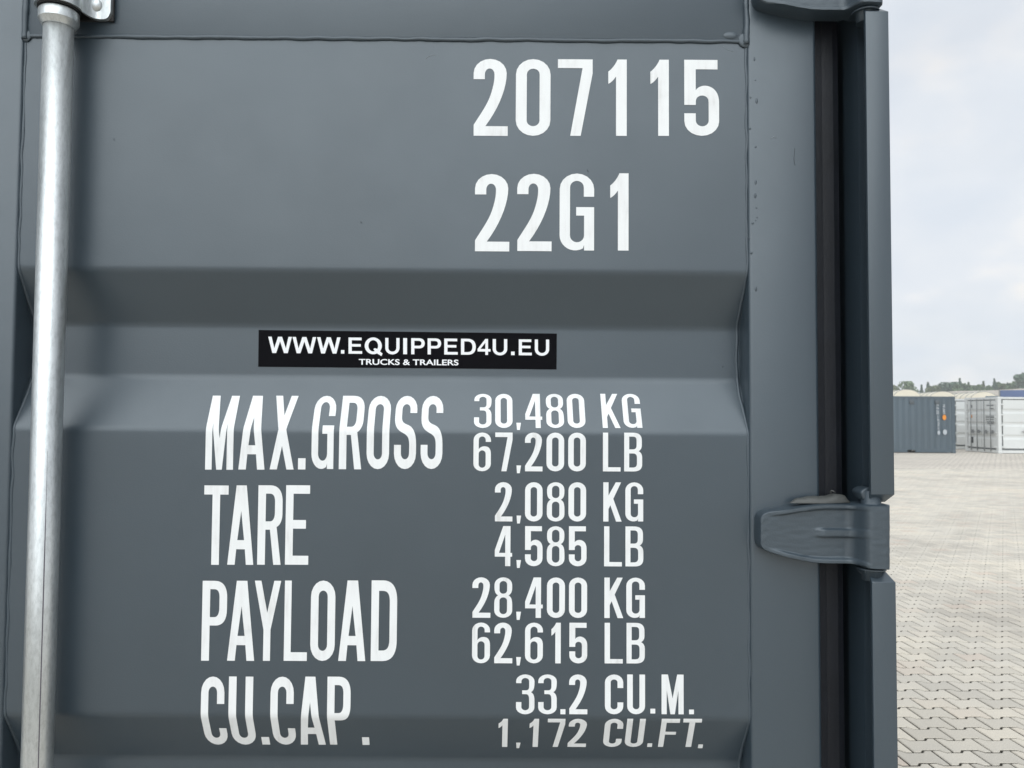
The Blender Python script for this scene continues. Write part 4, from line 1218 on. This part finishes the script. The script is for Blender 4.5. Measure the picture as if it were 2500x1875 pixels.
tarp_trailer(2214.6, 951.5, 75, 'trailer under an arched cream sheet, topmost of those behind the grey container')
tarp_trailer(2302, 956, 75.5, 'trailer under an arched cream sheet above the lettered end of the grey container')
tarp_trailer(2403, 957, 76, 'trailer under an arched cream sheet behind the white end doors')

bl = at_y(2438, 953, 62)
btr = empty('box_trailer', (bl.x, 62, 0), math.radians(-38))
tag(btr, 'blue box trailer behind the white side-opening container', 'trailer')
MB().box(0.10, 12.0, 0, 2.5, 1.15, bl.z).build('body', M['blue_far'], btr, local=True, bevel=0.04)
MB().box(0.0, 0.098, -.01, 2.51, 1.10, bl.z + .02).build('corner_rail', M['steel_far'], btr, local=True)
MB().box(-0.95, -0.03, 0.3, 2.2, 1.0, bl.z - .45).build('cooling_unit', simple('teal_panel', (0.06, 0.11, 0.14), .5), btr, local=True, bevel=0.06)
MB().box(0.3, 11.8, 0.6, 1.9, 0.8, 1.14).build('chassis', M['steel_far'], btr, local=True)
for x in (7.0, 8.4, 9.8):
    for y in (0.05, 2.1): MB().tube([(x, y, .5), (x, y + .32, .5)], .5, 20).build('wheel', M['tyre'], btr, local=True)

# long earth bank, with a lower saddle and a grassy mound at its left end
def bank_h(x):
    px = x / 120 * F_PX + CX
    tab = [(1500, 3.0), (1900, 4.6), (2150, 5.5), (2200, 5.75), (2225, 5.6), (2240, 4.7), (2262, 4.75), (2285, 5.35), (2340, 5.75), (2420, 6.0), (2500, 6.35), (2700, 6.8), (3200, 6.2), (4000, 5.0)]
    return lerp_tab(tab, px)
bk = MB(); rows = []
for j in range(13):
    v = j / 12; r_ = []
    for i in range(301):
        x = -150 + i * 1.5
        hgt = bank_h(x) * min(1, math.sin(min(1, v * 1.9) * math.pi / 2) if v < 0.53 else math.cos((v - .53) / .47 * math.pi / 2) ** .6)
        nz = noise.noise(Vector((x * .35, v * 6, 0))) * 0.16 + noise.noise(Vector((x * .11, v * 3, 4))) * .2
        r_.append((x, 114 + v * 14 + noise.noise(Vector((x * .2, v * 5, 7))) * .5, max(-.2, hgt + nz * min(1, hgt) - 0.1)))
    rows.append(r_)
bk.grid(rows)
tag(bk.build('embankment', M['earth']), kind='structure')

def leaf_cloud(rng, fn, n, size, mat, root, name='crown'):
    vs, fs = [], []
    for _ in range(n):
        c = fn(rng)
        a = Vector((rng.gauss(0, 1), rng.gauss(0, 1), rng.gauss(0, .6))).normalized()
        b = a.cross(Vector((rng.gauss(0, 1), rng.gauss(0, 1), rng.gauss(0, 1)))).normalized()
        s = size * (0.6 + rng.random() * .9)
        k = len(vs)
        vs += [c - a * s * .5, c + b * s * .42, c + a * s * .6, c - b * s * .42]; fs.append((k, k + 1, k + 2, k + 3))
    return MB().add(vs, fs).build(name, mat, root, local=True, recalc=False)
def tree(px, top_py, Y, wpx, kind, label, seed, mat):
    p = at_y(px, top_py, Y); h = p.z; w = wpx / F_PX * Y * (2.6 if kind == 'conifer' else 1.5)
    rng = random.Random(seed)
    root = empty('conifer_tree' if kind == 'conifer' else 'broadleaf_tree', (p.x, Y, 0))
    tag(root, label, 'tree', 'trees behind the earth bank')
    tr = MB().tube([(0, 0, -.1), (.05 * w, 0, h * .35), (.0, .04 * w, h * (.92 if kind == 'conifer' else .62))], [h * .022, h * .016, h * .004], 8)
    for k in range(5):
        a = k * 2.4 + seed; z = h * (.30 + .09 * k); l = w * .30
        tr.tube([(0, 0, z), (l * math.cos(a), l * math.sin(a), z + l * .7)], [h * .009, h * .002], 6)
    tr.build('trunk', M['bark'], root, local=True)
    if kind == 'conifer':
        def fn(r):
            t = r.random() ** .62                         # 0 tip .. 1 base
            z = h * (1 - .86 * t); tier = 0.72 + .28 * math.cos(z * 9 / (h * .12))
            rad = w * .5 * (t ** 1.1) * tier * (1 if t > .15 else .8) * (.35 + .65 * r.random() ** .5)
            a = r.random() * 2 * math.pi; lob = 1 + .22 * math.sin(a * 3 + z * 1.7 + seed)
            return Vector((rad * lob * math.cos(a), rad * lob * math.sin(a), z - rad * .25))
        leaf_cloud(rng, fn, 3600, .34, mat, root)
    else:
        cl_ = []
        for k in range(15):
            a = rng.random() * 2 * math.pi; q = rng.random() ** .5
            zz = h * (.42 + .50 * rng.random()); lim = 1 - max(0, (zz / h - .6) / .5) ** 1.6
            cl_.append((Vector((w * .38 * q * lim * math.cos(a), w * .38 * q * lim * math.sin(a), zz)), w * (.12 + .12 * rng.random())))
        cl_.append((Vector((0.04 * w, 0, h - w * .12)), w * .13))
        def fn(r):
            c, s = cl_[int(r.random() * len(cl_))]
            d = Vector((r.gauss(0, 1), r.gauss(0, 1), r.gauss(0, .8))).normalized() * s * (.55 + .5 * r.random())
            q = c + d; q.z = min(q.z, h); return q
        leaf_cloud(rng, fn, 4200, .34, mat, root)
    return root
a_, b__, c_ = M['leaf_a'], M['leaf_b'], M['leaf_c']
Bq = lambda x: 2330 + x / 13.01
By = lambda y: 900 + y / 13.01
Aq = lambda x: 2170 + x / 13.01
Ay = lambda y: 925 + y / 13.01
forest = [
 (2178, 940, 142, 46, 'round', 'leafy tree partly hidden by the hinge post of the near container', c_),
 (Aq(590), Ay(95), 140, 52, 'round', 'broad leafy tree above the first arched cream sheet', a_),
 (Aq(1040), Ay(185), 150, 18, 'conifer', 'small slim tree standing alone in the dip of the bank', b__),
 (Aq(1240), Ay(95), 152, 26, 'conifer', 'pointed tree beside the slim one at the dip of the bank', b__),
 (Aq(1450), Ay(215), 148, 34, 'round', 'low yellowish bush-like tree between pointed and round tree', c_),
 (Aq(1860), Ay(120), 150, 44, 'round', 'round dark tree above the second arched cream sheet', b__),
 (Bq(60), By(500), 146, 30, 'round', 'low leafy tree left of the tall spire tree', a_),
 (Bq(170), By(310), 150, 26, 'conifer', 'tall thin spire-like conifer above the white container', b__),
 (Bq(270), By(470), 148, 30, 'round', 'leafy tree right beside the spire-like conifer', a_),
 (Bq(450), By(430), 146, 34, 'conifer', 'wide conifer between leafy trees on the bank', a_),
 (Bq(600), By(540), 148, 26, 'round', 'low tree to the right of the wide conifer', a_),
 (Bq(760), By(515), 147, 28, 'round', 'low round tree above the third arched cream sheet', a_),
 (Bq(920), By(395), 151, 30, 'conifer', 'pale pointed tree above the third arched cream sheet', c_),
 (Bq(1070), By(540), 148, 26, 'round', 'low tree between two pointed trees', a_),
 (Bq(1270), By(325), 149, 34, 'conifer', 'tall conifer with sharp tip left of the blue trailer', b__),
 (Bq(1360), By(430), 152, 22, 'round', 'narrow tree touching the sharp-tipped conifer', a_),
 (Bq(1560), By(480), 150, 22, 'round', 'thin pale tree above the blue trailer corner', c_),
 (Bq(1690), By(440), 150, 20, 'conifer', 'small conifer above the blue trailer', b__),
 (Bq(1930), By(410), 147, 40, 'round', 'round leafy tree above the blue trailer', a_),
 (Bq(2200), By(140), 140, 40, 'round', 'tallest blue-green tree at the end of the tree row', b__),
 (2540, 926, 144, 46, 'round', 'leafy tree beyond the tallest blue-green tree', a_),
 (2135, 938, 146, 50, 'round', 'leafy tree hidden behind the near container', a_),
]
for k, (px, py, Y, w, kd, lb, mt) in enumerate(forest):
    tree(px, py, Y, w, kd, lb, 100 + k, mt)

# ------------------------------------------------------------------ thin summer haze over the yard
hz = MB().box(-1210, 1210, -610, 1810, -1.0, 14.0).build('haze', None)
tag(hz, kind='stuff')
hm = bpy.data.materials.new('haze'); hm.use_nodes = True
hn = hm.node_tree.nodes; hn.clear()
ho = hn.new('ShaderNodeOutputMaterial'); hv = hn.new('ShaderNodeVolumePrincipled')
hv.inputs['Color'].default_value = (0.93, 0.97, 1.0, 1)
hv.inputs['Density'].default_value = 0.0013
hv.inputs['Anisotropy'].default_value = 0.2
hm.node_tree.links.new(hv.outputs[0], ho.inputs['Volume'])
hz.data.materials.append(hm)
